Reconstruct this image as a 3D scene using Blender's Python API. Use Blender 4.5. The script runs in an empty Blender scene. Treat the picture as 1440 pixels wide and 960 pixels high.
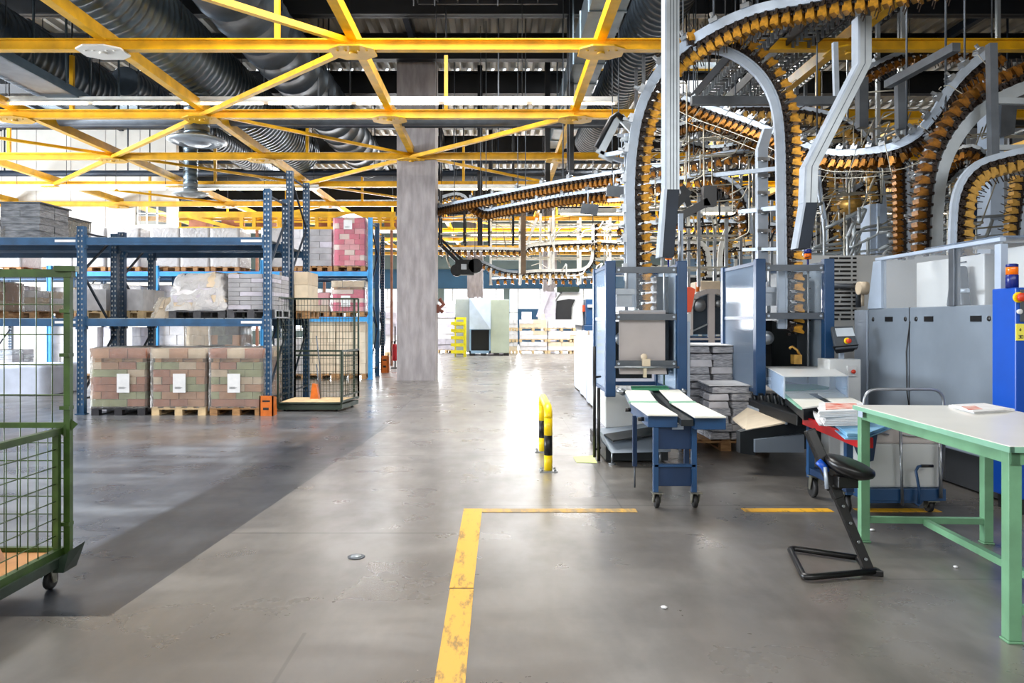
import bpy, bmesh, math, random
from mathutils import Vector, Matrix
random.seed(7)
S = bpy.context.scene
col = S.collection
# ---------------------------------------------------------------- camera
FPX, VPX, VPY, CAMZ = 1050.0, 700.0, 452.0, 1.5
cd = bpy.data.cameras.new('camera'); cam = bpy.data.objects.new('camera', cd); col.objects.link(cam)
cam.location = (0, 0, CAMZ); cam.rotation_euler = (math.pi/2, 0, 0)
cd.sensor_width = 36; cd.lens = 36*FPX/1440
cd.shift_x = (720-VPX)/1440; cd.shift_y = (VPY-480)/1440
cd.clip_end = 200
S.camera = cam
# ---------------------------------------------------------------- world
W = bpy.data.worlds.new('sky'); S.world = W; W.use_nodes = True
wb = W.node_tree.nodes['Background']; wb.inputs[0].default_value = (0.86, 0.93, 1.0, 1); wb.inputs[1].default_value = 2.6
# ---------------------------------------------------------------- daylight and added fill lights
def area(name, loc, rot, sx, sy, power, colr=(1, 1, 1)):
    l = bpy.data.lights.new(name, 'AREA'); l.shape = 'RECTANGLE'; l.size = sx; l.size_y = sy; l.energy = power; l.color = colr
    o = bpy.data.objects.new(name, l); col.objects.link(o); o.location = loc; o.rotation_euler = rot
    return o
R = math.radians
XLW = -22
area('daylight_rear_windows', (-3, 49.4, 2.35), (R(-90), 0, 0), 34, 2.7, 8500, (.94, .97, 1))
area('daylight_left_windows', (XLW+.1, 13.5, 2.8), (0, R(-90), 0), 3.6, 18, 7500, (.85, .92, 1))
area('fill_left_racks', (-14.5, 17, 8.3), (0, 0, 0), 6, 9, 2200, (.95, .98, 1))  # added fill to brighten the left racks, below an added roof opening
area('fill_front', (-2, -2.7, 5.2), (R(90), 0, 0), 22, 3.6, 1050, (.97, .98, 1))  # added frontal fill behind the camera; the front wall has no windows
area('fill_aisle_floor', (-1.2, 10, 8.25), (0, 0, 0), 6.5, 4.4, 1600, (1, .98, .95))  # added fill for the aisle floor, below an added, unseen roof opening
area('daylight_rooflight_middle', (4.5, 21.6, 8.4), (0, 0, 0), 3.6, 3.8, 2600, (1, .98, .93))
area('daylight_rooflight_back', (-1, 32, 8.4), (0, 0, 0), 24, 3.4, 6500, (.97, .98, 1))
V = S.view_settings
V.view_transform = 'Standard'; V.look = 'None'; V.exposure = 0.0; V.gamma = 1.0; V.use_curve_mapping = False
# ---------------------------------------------------------------- pixel helpers (photo pixel -> place)
def P(x, y, Y): return Vector(((x-VPX)*Y/FPX, Y, CAMZ-(y-VPY)*Y/FPX))
def PZ(x, y, z):
    Y = (CAMZ-z)*FPX/(y-VPY); return Vector(((x-VPX)*Y/FPX, Y, z))
def X(x, Y): return (x-VPX)*Y/FPX
def Z(y, Y): return CAMZ-(y-VPY)*Y/FPX
# ---------------------------------------------------------------- mesh builder
class MB:
    def __init__(s): s.v = []; s.f = []; s.m = []; s.mi = 0; s.sm = []; s.smooth = False
    def add(s, vs, fs):
        b = len(s.v); s.v += [Vector(p) for p in vs]
        for f in fs: s.f.append([b+i for i in f]); s.m.append(s.mi); s.sm.append(s.smooth)
        return s
    def mat(s, i): s.mi = i; return s
    def box(s, x0, x1, y0, y1, z0, z1):
        if x0 > x1: x0, x1 = x1, x0
        if y0 > y1: y0, y1 = y1, y0
        if z0 > z1: z0, z1 = z1, z0
        return s.add([(x0,y0,z0),(x1,y0,z0),(x1,y1,z0),(x0,y1,z0),(x0,y0,z1),(x1,y0,z1),(x1,y1,z1),(x0,y1,z1)],
                     [(0,3,2,1),(4,5,6,7),(0,1,5,4),(1,2,6,5),(2,3,7,6),(3,0,4,7)])
    def hexa(s, a, b):           # two matching quads (lists of 4 points)
        return s.add(list(a)+list(b), [(0,3,2,1),(4,5,6,7),(0,1,5,4),(1,2,6,5),(2,3,7,6),(3,0,4,7)])
    def prism(s, poly, d):       # polygon of 3-D points extruded by vector d
        n = len(poly); d = Vector(d); a = [Vector(p) for p in poly]
        return s.add(a+[p+d for p in a], [tuple(range(n))[::-1], tuple(range(n, 2*n))]+[(i, (i+1) % n, n+(i+1) % n, n+i) for i in range(n)])
    def bar(s, p, q, w, h, up=(0,0,1)):
        p = Vector(p); q = Vector(q); t = (q-p)
        if t.length < 1e-6: return s
        t.normalize(); up = Vector(up)
        if abs(t.dot(up)) > .98: up = Vector((0,1,0)) if abs(t.y) < .9 else Vector((1,0,0))
        b = t.cross(up).normalized(); u = b.cross(t).normalized(); b = b*w/2; u = u*h/2
        return s.hexa([p-b-u, p+b-u, p+b+u, p-b+u], [q-b-u, q+b-u, q+b+u, q-b+u])
    def tube(s, pts, r, n=8, closed=False, caps=True):
        pts = [Vector(p) for p in pts]; k = len(pts); old = s.smooth; base = len(s.v)
        rr = r if isinstance(r, (list, tuple)) else [r]*k
        prev = None; vs = []
        for i, p in enumerate(pts):
            a = pts[(i-1) % k] if (closed or i > 0) else p; c = pts[(i+1) % k] if (closed or i < k-1) else p
            t = (c-a).normalized()
            if prev is None:
                u = Vector((0,0,1)) if abs(t.z) < .9 else Vector((1,0,0))
            else: u = prev
            b = t.cross(u).normalized(); u = b.cross(t).normalized(); prev = u
            for j in range(n):
                an = 2*math.pi*j/n; vs.append(p+(b*math.cos(an)+u*math.sin(an))*rr[i])
        fs = []
        for i in range(k if closed else k-1):
            i2 = (i+1) % k
            for j in range(n): fs.append((i*n+j, i*n+(j+1) % n, i2*n+(j+1) % n, i2*n+j))
        s.smooth = True; s.add(vs, fs); s.smooth = old
        if caps and not closed:
            s.add([], []); b0 = base
            s.f.append([b0+j for j in range(n)][::-1]); s.m.append(s.mi); s.sm.append(False)
            s.f.append([b0+(k-1)*n+j for j in range(n)]); s.m.append(s.mi); s.sm.append(False)
        return s
    def cyl(s, p, q, r, n=12): return s.tube([p, q], r, n)
    def lathe(s, c, prof, n=20, axis='z'):
        c = Vector(c); vs = []
        for (r, z) in prof:
            for j in range(n):
                a = 2*math.pi*j/n
                if axis == 'z': vs.append(c+Vector((r*math.cos(a), r*math.sin(a), z)))
                elif axis == 'y': vs.append(c+Vector((r*math.cos(a), -z, r*math.sin(a))))
                else: vs.append(c+Vector((z, r*math.cos(a), r*math.sin(a))))
        fs = []; k = len(prof)
        for i in range(k-1):
            for j in range(n): fs.append((i*n+j, i*n+(j+1) % n, (i+1)*n+(j+1) % n, (i+1)*n+j))
        fs.append(tuple(range(n))[::-1]); fs.append(tuple((k-1)*n+j for j in range(n)))
        old = s.smooth; s.smooth = True; s.add(vs, fs); s.smooth = old; return s
    def sweep(s, fr, w, h, off=0.0, close=True):       # fr: list of (p,t,n,b); w along b, h along n, centred at n*off
        vs = []; k = len(fr)
        for (p, t, n, b) in fr:
            for (a, c) in ((-.5,-.5),(.5,-.5),(.5,.5),(-.5,.5)): vs.append(p+b*(a*w)+n*(off+c*h))
        fs = [(0,1,2,3)[::-1], tuple((k-1)*4+j for j in range(4))]
        for i in range(k-1):
            for j in range(4): fs.append((i*4+j, i*4+(j+1) % 4, (i+1)*4+(j+1) % 4, (i+1)*4+j))
        return s.add(vs, fs)
    def build(s, name, mats, parent=None, bevel=0, sub=0, label=None):
        off = Vector((0,0,0))
        if parent is not None:
            r = parent
            while r.parent: r = r.parent
            if r.get('_w'): off = r.location.copy()
        elif s.v:
            xs = [p.x for p in s.v]; ys = [p.y for p in s.v]; zs = [p.z for p in s.v]
            off = Vector(((min(xs)+max(xs))/2, (min(ys)+max(ys))/2, min(zs)))
        me = bpy.data.meshes.new(name); me.from_pydata([p-off for p in s.v], [], s.f)
        if not isinstance(mats, (list, tuple)): mats = [mats]
        for m in mats: me.materials.append(m)
        me.polygons.foreach_set('material_index', s.m); me.polygons.foreach_set('use_smooth', s.sm)
        me.update()
        bm = bmesh.new(); bm.from_mesh(me); bmesh.ops.recalc_face_normals(bm, faces=bm.faces); bm.to_mesh(me); bm.free()
        o = bpy.data.objects.new(name, me); col.objects.link(o)
        if parent is not None: o.parent = parent
        else: o.location = off
        if bevel:
            b = o.modifiers.new('bevel', 'BEVEL'); b.width = bevel; b.segments = 2; b.limit_method = 'ANGLE'
        if label: o['label'] = label
        return o
def tag(o, label=None, cat=None, group=None, kind=None):
    if label: o['label'] = label
    if cat: o['category'] = cat
    if group: o['group'] = group
    if kind: o['kind'] = kind
    return o
def thing(name, label, cat, loc=(0,0,0), rz=0, group=None, world=True):
    o = bpy.data.objects.new(name, None); col.objects.link(o); o.location = loc; o.rotation_euler = (0,0,rz)
    o.empty_display_size = .1
    tag(o, label, cat, group)
    if world: o['_w'] = 1
    return o
KIDS = {}
def copy_tree(o, parent=None):
    c = o.copy(); col.objects.link(c)
    if parent is not None: c.parent = parent
    for ch in list(o.children): copy_tree(ch, c)
    return c
def struct(o): o['kind'] = 'structure'; return o
# ---------------------------------------------------------------- materials
def lin(h):
    h = h.lstrip('#'); c = [int(h[i:i+2], 16)/255 for i in (0, 2, 4)]
    return [x/12.92 if x <= .04045 else ((x+.055)/1.055)**2.4 for x in c]+[1]
def new_mat(name):
    m = bpy.data.materials.new(name); m.use_nodes = True
    return m, m.node_tree, m.node_tree.nodes['Principled BSDF']
def mat(name, c, rough=.5, metal=0, var=.12, scale=6, bump=0, spec=.5, c2=None, stretch=None, bscale=None):
    m, nt, bs = new_mat(name); N = nt.nodes; L = nt.links
    c = lin(c) if isinstance(c, str) else list(c)+[1]
    bs.inputs['Metallic'].default_value = metal; bs.inputs['Roughness'].default_value = rough
    bs.inputs['Specular IOR Level'].default_value = spec
    tc = N.new('ShaderNodeTexCoord'); mp = N.new('ShaderNodeMapping'); L.new(tc.outputs['Object'], mp.inputs[0])
    if stretch: mp.inputs['Scale'].default_value = stretch
    no = N.new('ShaderNodeTexNoise'); no.inputs['Scale'].default_value = scale; no.inputs['Detail'].default_value = 5
    L.new(mp.outputs[0], no.inputs['Vector'])
    mx = N.new('ShaderNodeMix'); mx.data_type = 'RGBA'
    cr = N.new('ShaderNodeMapRange'); cr.inputs[1].default_value = .35; cr.inputs[2].default_value = .65
    L.new(no.outputs[0], cr.inputs[0]); L.new(cr.outputs[0], mx.inputs['Factor'])
    k = 1-var
    b = lin(c2) if c2 else [c[0]*k, c[1]*k, c[2]*k, 1]
    a = c if c2 else [min(1, c[0]*(1+var*.5)), min(1, c[1]*(1+var*.5)), min(1, c[2]*(1+var*.5)), 1]
    mx.inputs['A'].default_value = a; mx.inputs['B'].default_value = b
    L.new(mx.outputs['Result'], bs.inputs['Base Color'])
    if bump:
        bp = N.new('ShaderNodeBump'); bp.inputs['Strength'].default_value = bump; bp.inputs['Distance'].default_value = .02
        n2 = N.new('ShaderNodeTexNoise'); n2.inputs['Scale'].default_value = bscale or scale*3; n2.inputs['Detail'].default_value = 4
        L.new(mp.outputs[0], n2.inputs['Vector'])
        L.new(n2.outputs[0], bp.inputs['Height']); L.new(bp.outputs[0], bs.inputs['Normal'])
    return m
def clear(name, c, opac=.2, rough=.08, bump=0, ior=1.28):
    m, nt, bs = new_mat(name); N = nt.nodes; L = nt.links
    bs.inputs['Base Color'].default_value = lin(c); bs.inputs['Roughness'].default_value = rough
    tr = N.new('ShaderNodeBsdfTransparent'); mx = N.new('ShaderNodeMixShader'); fr = N.new('ShaderNodeFresnel'); fr.inputs[0].default_value = ior
    ad = N.new('ShaderNodeMath'); ad.operation = 'ADD'; ad.use_clamp = True; ad.inputs[1].default_value = opac
    if bump:
        bp = N.new('ShaderNodeBump'); bp.inputs['Strength'].default_value = bump; bp.inputs['Distance'].default_value = .03
        n2 = N.new('ShaderNodeTexNoise'); n2.inputs['Scale'].default_value = 9; n2.inputs['Detail'].default_value = 4; n2.inputs['Distortion'].default_value = 1.5
        tc = N.new('ShaderNodeTexCoord'); L.new(tc.outputs['Object'], n2.inputs['Vector'])
        L.new(n2.outputs[0], bp.inputs['Height']); L.new(bp.outputs[0], bs.inputs['Normal']); L.new(bp.outputs[0], fr.inputs['Normal'])
    L.new(fr.outputs[0], ad.inputs[0]); L.new(ad.outputs[0], mx.inputs[0])
    L.new(tr.outputs[0], mx.inputs[1]); L.new(bs.outputs[0], mx.inputs[2]); L.new(mx.outputs[0], N['Material Output'].inputs[0])
    return m
def glow(name, c, st):
    m, nt, bs = new_mat(name)
    bs.inputs['Base Color'].default_value = lin(c); bs.inputs['Emission Color'].default_value = lin(c); bs.inputs['Emission Strength'].default_value = st
    return m
M = dict(
    yellow=mat('yellow_steel_paint', '#DDA600', .45, 0, .25, 3), yellow2=mat('safety_yellow_paint', '#FFD800', .35, 0, .08, 6),
    black=mat('black_plastic', '#0E0E10', .35, 0, .2, 8), blackband=mat('black_band_paint', '#0A0A0A', .4),
    concrete=mat('pillar_concrete', '#A5A0A2', .75, 0, .25, 2.2, .25, c2='#8B8688', stretch=(3, 3, .7)),
    steel_dark=mat('dark_roof_steel', '#14181E', .5, .2, .3, 3), steel_blue=mat('blue_black_steel', '#1B2736', .5, .2, .3, 3),
    duct=mat('galvanised_duct', '#6E7C86', .35, .8, .3, 2, .1), duct_dark=mat('dull_duct', '#46505A', .45, .7, .3, 2, .1),
    alu=mat('aluminium_profile', '#A9B1B6', .35, .55, .1, 6), alu_l=mat('pale_aluminium', '#B0BCCA', .4, .25, .1, 6),
    rail=mat('conveyor_rail', '#A8B4C2', .4, .25, .12, 5), galv=mat('bright_zinc', '#9EA3A8', .3, .8, .15, 10),
    gold=mat('bronze_gripper', '#8C5C20', .3, .75, .5, 18), gold_b=mat('golden_gripper', '#BF882A', .3, .6, .6, 14), post_b=mat('brown_grey_post', '#6E5B48', .6, 0, .2, 6), gold_l=mat('pale_golden_gripper', '#B98F45', .35, .6, .3, 18),
    chain=mat('dark_oily_chain', '#2A1F18', .42, .5, .5, 30), wire=mat('steel_wire', '#B8B4A6', .35, .7, .1, 6),
    rack=mat('rack_blue_paint', '#1C4F78', .42, 0, .25, 5), rack_d=mat('rack_dark_blue_paint', '#143A58', .42, 0, .25, 5),
    rack_l=mat('rack_light_blue_paint', '#3E9BD8', .42, 0, .15, 5),
    beam_red=mat('red_shelf_board', '#8C2F3C', .6, 0, .2, 6),
    wood=mat('pallet_wood', '#B58A5A', .75, 0, .3, 8, .2, c2='#8A6440', stretch=(1, 6, 6)), wood_l=mat('pale_pallet_wood', '#D9BE93', .75, 0, .2, 8, .2),
    ply=mat('plywood_deck', '#C08A55', .7, 0, .25, 4, .1), deck=mat('shelf_deck_steel', '#8F9698', .5, .4, .2, 4),
    orange=mat('orange_guard_paint', '#D06A18', .5, 0, .2, 8), red_or=mat('orange_red_sign', '#F0501A', .45, 0, .05, 4),
    mblue=mat('machine_blue_paint', '#1F4670', .35, 0, .12, 5), mblue_d=mat('machine_dark_blue_paint', '#142F52', .4, 0, .15, 5),
    mblue_b=mat('machine_bright_blue_paint', '#0A4CB4', .35, 0, .06, 4),
    mgrey=mat('machine_grey_paint', '#77828E', .42, 0, .12, 2, .03), mlight=mat('machine_light_paint', '#A9B8CB', .4, 0, .08, 4),
    mwhite=mat('machine_white_paint', '#D5D8D8', .45, 0, .05, 3), mdark=mat('machine_dark_metal', '#23282C', .4, .3, .3, 6),
    board=mat('grey_board', '#B7B0AE', .55, 0, .08, 3), belt=mat('white_belt', '#E6E6DC', .45, 0, .04, 4), belt_g=mat('green_belt', '#3E8E68', .5, 0, .1, 6),
    edge_g=mat('green_edge', '#7DB096', .5), green=mat('table_green_paint', '#6B9C78', .4, 0, .18, 5), top=mat('table_laminate', '#DDDDD6', .3, 0, .04, 3),
    cage=mat('cage_green_paint', '#34501A', .45, .1, .35, 10), cage_d=mat('cage_dark_green_paint', '#26362A', .45, .1, .3, 10),
    rubber=mat('rubber', '#1A1A1B', .6), caster=mat('caster_metal', '#8B8B80', .35, .7, .2, 12),
    red=mat('red_edge_paint', '#C81C22', .35, 0, .06, 6), red_b=mat('red_cylinder_paint', '#C41E2A', .35),
    screen=mat('screen_glass', '#C9D3DC', .15, 0, .1, 4), paper=mat('white_paper', '#E3E4E6', .7, 0, .08, 8), lime=mat('pale_lime_sheet', '#CFE08A', .6, 0, .08, 6),
    news=mat('newsprint', '#CFCFD2', .75, 0, .35, 14, .2, c2='#85878E', stretch=(1, 1, 7)),
    sheet=mat('white_cover_sheet', '#DCE2F2', .6, 0, .1, 3, .35, bscale=5), white_load=mat('white_paper_load', '#DBD9DC', .6, 0, .15, 5, .3),
    grey_load=mat('grey_board_load', '#A2A1A5', .65, 0, .2, 4, .2), lilac=mat('lilac_paper_load', '#BFBBC6', .6, 0, .15, 5, .3),
    card=mat('cardboard', '#B98E6E', .75, 0, .15, 5, .1), card_p=mat('pinkish_cardboard', '#A9735C', .75, 0, .2, 6, .1), card_g=mat('greenish_board', '#9AA078', .7, 0, .15, 6, .1),
    card_l=mat('pale_board', '#CBB9A0', .7, 0, .12, 6, .1), beige=mat('beige_board', '#D8C8AF', .7, 0, .1, 5),
    pink=mat('pink_carton', '#D95F83', .6, 0, .15, 6), pink_l=mat('pale_pink_carton', '#EDA7B4', .6, 0, .12, 6), pinkw=mat('blush_white_carton', '#E8DAD4', .6, 0, .1, 6),
    dark_load=mat('dark_wrapped_load', '#3B3B40', .35, 0, .4, 5, .4), black_load=mat('black_wrapped_load', '#24232A', .35, 0, .3, 5, .3),
    olive=mat('olive_grey_film', '#6F756C', .3, 0, .35, 6, .5, c2='#3E453F'), silver=mat('silver_wrapped_load', '#8D9198', .28, .2, .5, 5, .5, c2='#565B63', stretch=(1, 1, 4)),
    lampw=mat('white_lamp_housing', '#E9E9E4', .5), tube=glow('lit_fluorescent_tube', '#FFF3DC', 9), cabg=mat('cabinet_green_grey', '#A8B3A4', .5, 0, .06, 3),
    cabg2=mat('cabinet_grey', '#8F9692', .5, 0, .08, 3), cabb=mat('cabinet_blue_grey', '#7E9CB8', .45, 0, .1, 2), vent=mat('dark_grille', '#1B1D20', .5),
    wallw=mat('white_wall_panel', '#D9D5CC', .7, 0, .06, 2), wallb=mat('teal_blue_band', '#2C5F86', .6, 0, .12, 1), wallg=mat('grey_green_band', '#6E8488', .6, 0, .15, 1),
    walld=mat('dark_wall_cladding', '#2A2E33', .7, 0, .3, 1), frame=mat('window_frame_white', '#D7D9D6', .5), beacon=mat('orange_beacon', '#FF7A10', .2, 0, .05, 4),
    beacon_b=mat('blue_beacon_base', '#1B2A7A', .25), knob=mat('emergency_red', '#D43A1C', .35), label=mat('yellow_label', '#F2E75A', .5, 0, .04, 4),
    film=clear('stretch_film', '#F2EFEA', .12, .16, .9), film_thick=clear('cloudy_stretch_film', '#E9E7E6', .5, .2, 1.0), acryl=clear('clear_acrylic', '#CFE0F0', .07, .05), acryl_b=clear('bluish_acrylic', '#B9CEE6', .12, .06),
    hoodglass=clear('hood_acrylic', '#DDE6F0', .05, .05, 0, 1.1),
    glass=clear('window_glass', '#E6F2FA', .06, .03), smoke=clear('smoked_panel', '#3C4A58', .55, .1), bin=clear('frosted_bin', '#D3D7D8', .78, .35),
    print_a=mat('printed_page_warm', '#E8D9B8', .6, 0, .5, 9, c2='#C98A4A'), print_b=mat('printed_page_blue', '#8FBFDC', .6, 0, .3, 5, c2='#5E9AC6'), print_c=mat('printed_page_red', '#E9C9BE', .6, 0, .5, 12, c2='#C8553A'),
    steelg=mat('smoky_steel', '#595F66', .4, .4, .2, 5), motor=mat('drive_black', '#1C1F22', .45, .3, .3, 9), ybin=mat('yellow_stacking_bin', '#E6DC1E', .45, 0, .12, 5),
    wbrown=mat('brown_fixture', '#7A4536', .6), ink=mat('printed_ink', '#30343C', .6))
# ================================================================ SETTING
def floor_mat():
    m, nt, bs = new_mat('workshop_floor'); N = nt.nodes; L = nt.links
    tc = N.new('ShaderNodeTexCoord'); sp = N.new('ShaderNodeSeparateXYZ'); L.new(tc.outputs['Object'], sp.inputs[0])
    def val(a):
        return a
    def mth(op, a, b=None, c=None, clamp=False):
        n = N.new('ShaderNodeMath'); n.operation = op; n.use_clamp = clamp
        for i, x in enumerate((a, b, c)):
            if x is None: continue
            if isinstance(x, (int, float)): n.inputs[i].default_value = x
            else: L.new(x, n.inputs[i])
        return n.outputs[0]
    def noise(sc, det=5, st=(1,1,1), rough=.55, dist=0):
        mp = N.new('ShaderNodeMapping'); mp.inputs['Scale'].default_value = st; L.new(tc.outputs['Object'], mp.inputs[0])
        n = N.new('ShaderNodeTexNoise'); n.inputs['Scale'].default_value = sc; n.inputs['Detail'].default_value = det; n.inputs['Roughness'].default_value = rough
        n.inputs['Distortion'].default_value = dist
        L.new(mp.outputs[0], n.inputs['Vector']); return n.outputs[0]
    def rng(x, a, b, c=0, d=1):
        n = N.new('ShaderNodeMapRange'); n.inputs[1].default_value = a; n.inputs[2].default_value = b; n.inputs[3].default_value = c; n.inputs[4].default_value = d
        L.new(x, n.inputs[0]); return n.outputs[0]
    def mix(f, a, b):
        n = N.new('ShaderNodeMix'); n.data_type = 'RGBA'
        if isinstance(f, (int, float)): n.inputs['Factor'].default_value = f
        else: L.new(f, n.inputs['Factor'])
        for k, x in (('A', a), ('B', b)):
            if isinstance(x, (list, tuple)): n.inputs[k].default_value = x
            else: L.new(x, n.inputs[k])
        return n.outputs['Result']
    x, y = sp.outputs[0], sp.outputs[1]
    big = noise(.45, 6, (1, 1, 1), .6, .4); mid = noise(2.2, 6, (1, .5, 1), .55, .1); fine = noise(14, 5); streak = noise(1.3, 5, (3.0, .35, 1), .6, .2); streak2 = noise(1.0, 6, (.8, 1.9, 1), .6, .3)
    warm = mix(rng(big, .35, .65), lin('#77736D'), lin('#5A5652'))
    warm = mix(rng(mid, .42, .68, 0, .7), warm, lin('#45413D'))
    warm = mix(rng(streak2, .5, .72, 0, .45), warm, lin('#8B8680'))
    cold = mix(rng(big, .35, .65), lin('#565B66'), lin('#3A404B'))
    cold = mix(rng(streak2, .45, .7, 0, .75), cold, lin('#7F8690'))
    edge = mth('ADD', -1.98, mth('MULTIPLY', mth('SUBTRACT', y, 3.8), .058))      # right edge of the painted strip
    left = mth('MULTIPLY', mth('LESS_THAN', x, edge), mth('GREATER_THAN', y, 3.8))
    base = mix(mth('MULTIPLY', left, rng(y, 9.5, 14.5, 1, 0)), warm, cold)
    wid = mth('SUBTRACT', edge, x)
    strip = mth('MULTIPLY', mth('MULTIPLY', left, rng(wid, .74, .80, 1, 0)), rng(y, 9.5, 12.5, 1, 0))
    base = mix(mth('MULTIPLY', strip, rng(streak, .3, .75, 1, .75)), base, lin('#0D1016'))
    # scuffed and darker patches; those by the mesh cage paint its shadow
    def blob(cx, cy, rx, ry, st, c):
        nonlocal base
        dx = mth('DIVIDE', mth('SUBTRACT', x, cx), rx); dy = mth('DIVIDE', mth('SUBTRACT', y, cy), ry)
        d = mth('ADD', mth('SQRT', mth('ADD', mth('MULTIPLY', dx, dx), mth('MULTIPLY', dy, dy))), mth('MULTIPLY', mth('SUBTRACT', streak, .5), 1.2))
        base = mix(rng(d, .4, 1.0, st, 0), base, lin(c))
    blob(-2.3, 8.2, .9, 2.6, .8, '#1E222B'); blob(-.35, 7.8, .45, 2.4, .75, '#3A3733'); blob(-.9, 11.8, 1.4, 1.4, .45, '#5A544E'); blob(.8, 8.4, .9, .8, .5, '#57514A')
    blob(-4.5, 9.8, 3.2, 1.0, .55, '#6A5A4C'); blob(1.5, 5.2, 1.0, 1.8, .2, '#5C544C'); blob(-1.5, 3.2, 2.4, .7, .45, '#3D3835'); blob(-2.6, 4.3, .7, .7, .4, '#22252C')
    # joints in the slab
    def line(v, at, w, st=.8, lo=None, hi=None, other=None):
        nonlocal base
        f = rng(mth('ABSOLUTE', mth('SUBTRACT', v, at)), w*.5, w, st, 0)
        if other is not None:
            f = mth('MULTIPLY', f, mth('MULTIPLY', mth('GREATER_THAN', other, lo), mth('LESS_THAN', other, hi)))
        base = mix(f, base, lin('#26231F'))
    line(y, 5.3, .012, .8, -1.9, -.3, x); line(x, -1.66, .012, .7, 9, 20, y); line(x, -.93, .012, .5, 1, 3.6, y); line(y, 8.35, .02, .5, -1.7, 8, x)
    line(y, 4.35, .008, .6, 1.9, 4, x); line(x, 1.0, .008, .5, 5.9, 30, y); line(y, 12.2, .02, .4, -30, -2, x); line(y, 6.1, .012, .7, -.3, 12, x)
    # small chips and specks
    sp1 = noise(24, 2); base = mix(rng(sp1, .76, .8, 0, .6), base, lin('#38322C'))
    sp2 = noise(31, 2, (1, 1, 1)); base = mix(rng(sp2, .79, .8, 0, .5), base, lin('#C9C5BC'))
    L.new(base, bs.inputs['Base Color'])
    rough = rng(mth('ADD', mth('MULTIPLY', streak2, .5), mth('MULTIPLY', mid, .5)), .35, .68, .2, .5)
    L.new(rough, bs.inputs['Roughness']); bs.inputs['Specular IOR Level'].default_value = .8; bs.inputs['Coat Weight'].default_value = .55; bs.inputs['Coat Roughness'].default_value = .27; bs.inputs['Coat IOR'].default_value = 1.55
    bp = N.new('ShaderNodeBump'); bp.inputs['Strength'].default_value = .07; bp.inputs['Distance'].default_value = .01
    L.new(mth('ADD', mth('MULTIPLY', fine, .3), mid), bp.inputs['Height']); L.new(bp.outputs[0], bs.inputs['Normal'])
    return m
XL, XR, YB, ZR = -22, 15, 50, 8.7
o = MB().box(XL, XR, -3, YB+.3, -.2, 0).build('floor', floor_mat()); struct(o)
# floor object origin must be at the world origin for the pattern
for v in o.data.vertices: v.co += o.location
o.location = (0,0,0)
# yellow floor marking: worn paint, a thing lying flat on the floor
def worn(name, c, lo, hi, thr=(.5, .62)):
    m, nt, bs = new_mat(name); N = nt.nodes; L = nt.links
    tc = N.new('ShaderNodeTexCoord'); n = N.new('ShaderNodeTexNoise'); n.inputs['Scale'].default_value = 5; n.inputs['Detail'].default_value = 8; n.inputs['Roughness'].default_value = .7
    mp = N.new('ShaderNodeMapping'); mp.inputs['Scale'].default_value = (2.2, .7, 1); mp.inputs['Rotation'].default_value = (0, 0, .7)
    L.new(tc.outputs['Object'], mp.inputs[0]); L.new(mp.outputs[0], n.inputs['Vector'])
    r = N.new('ShaderNodeMapRange'); r.inputs[1].default_value = thr[0]; r.inputs[2].default_value = thr[1]; r.inputs[4].default_value = .85
    L.new(n.outputs[0], r.inputs[0]); mx = N.new('ShaderNodeMix'); mx.data_type = 'RGBA'
    mx.inputs['A'].default_value = lin(c); mx.inputs['B'].default_value = lin(lo); L.new(r.outputs[0], mx.inputs['Factor'])
    L.new(mx.outputs['Result'], bs.inputs['Base Color']); bs.inputs['Roughness'].default_value = .45
    return m
wy = worn('worn_yellow_line', '#DFA722', '#7E6226', 0, (.53, .62)); wy2 = worn('faded_yellow_line', '#D8A63A', '#8A7A5C', 0, (.38, .55)); wy3 = worn('very_faded_line', '#A88F55', '#837C70', 0, (.35, .5))
b = MB(); b.hexa([(-.262,2.9,.001),(-.135,2.9,.001),(-.135,4.18,.001),(-.268,4.18,.001)], [(-.262,2.9,.004),(-.135,2.9,.004),(-.135,4.18,.004),(-.268,4.18,.004)])
b.hexa([(-.272,4.2,.001),(-.137,4.2,.001),(-.125,5.98,.001),(-.272,5.98,.001)], [(-.272,4.2,.004),(-.137,4.2,.004),(-.125,5.98,.004),(-.272,5.98,.004)])
fl = b.build('floor_marking', wy); tag(fl, 'worn yellow line painted on the floor, running toward the camera', 'floor marking')
b = MB(); b.box(-.125, 1.1, 5.87, 5.98, .001, .0035); fl = b.build('floor_marking', wy2); tag(fl, 'faded yellow line crossing the floor from the corner of the thick line', 'floor marking')
b = MB(); b.box(1.95, 2.65, 5.88, 5.99, .001, .0035); fl = b.build('floor_marking', wy); tag(fl, 'short yellow floor line between the casters of the blue table and the red-edged trolley', 'floor marking')
b = MB(); b.box(2.85, 3.5, 5.88, 5.99, .001, .0035); fl = b.build('floor_marking', wy); tag(fl, 'short yellow floor line under the frosted bin trolley', 'floor marking')
b = MB(); b.lathe((X(501,4.76),4.76,0), [(.055,.001),(.055,.004),(.04,.005)], 24); b.mat(1); b.lathe((X(501,4.76),4.76,.005), [(.034,0),(.034,.003)], 24)
o = b.build('round_floor_marker', [M['steelg'], M['alu']]); tag(o, 'small round metal cap set in the open floor', 'cap')

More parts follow.
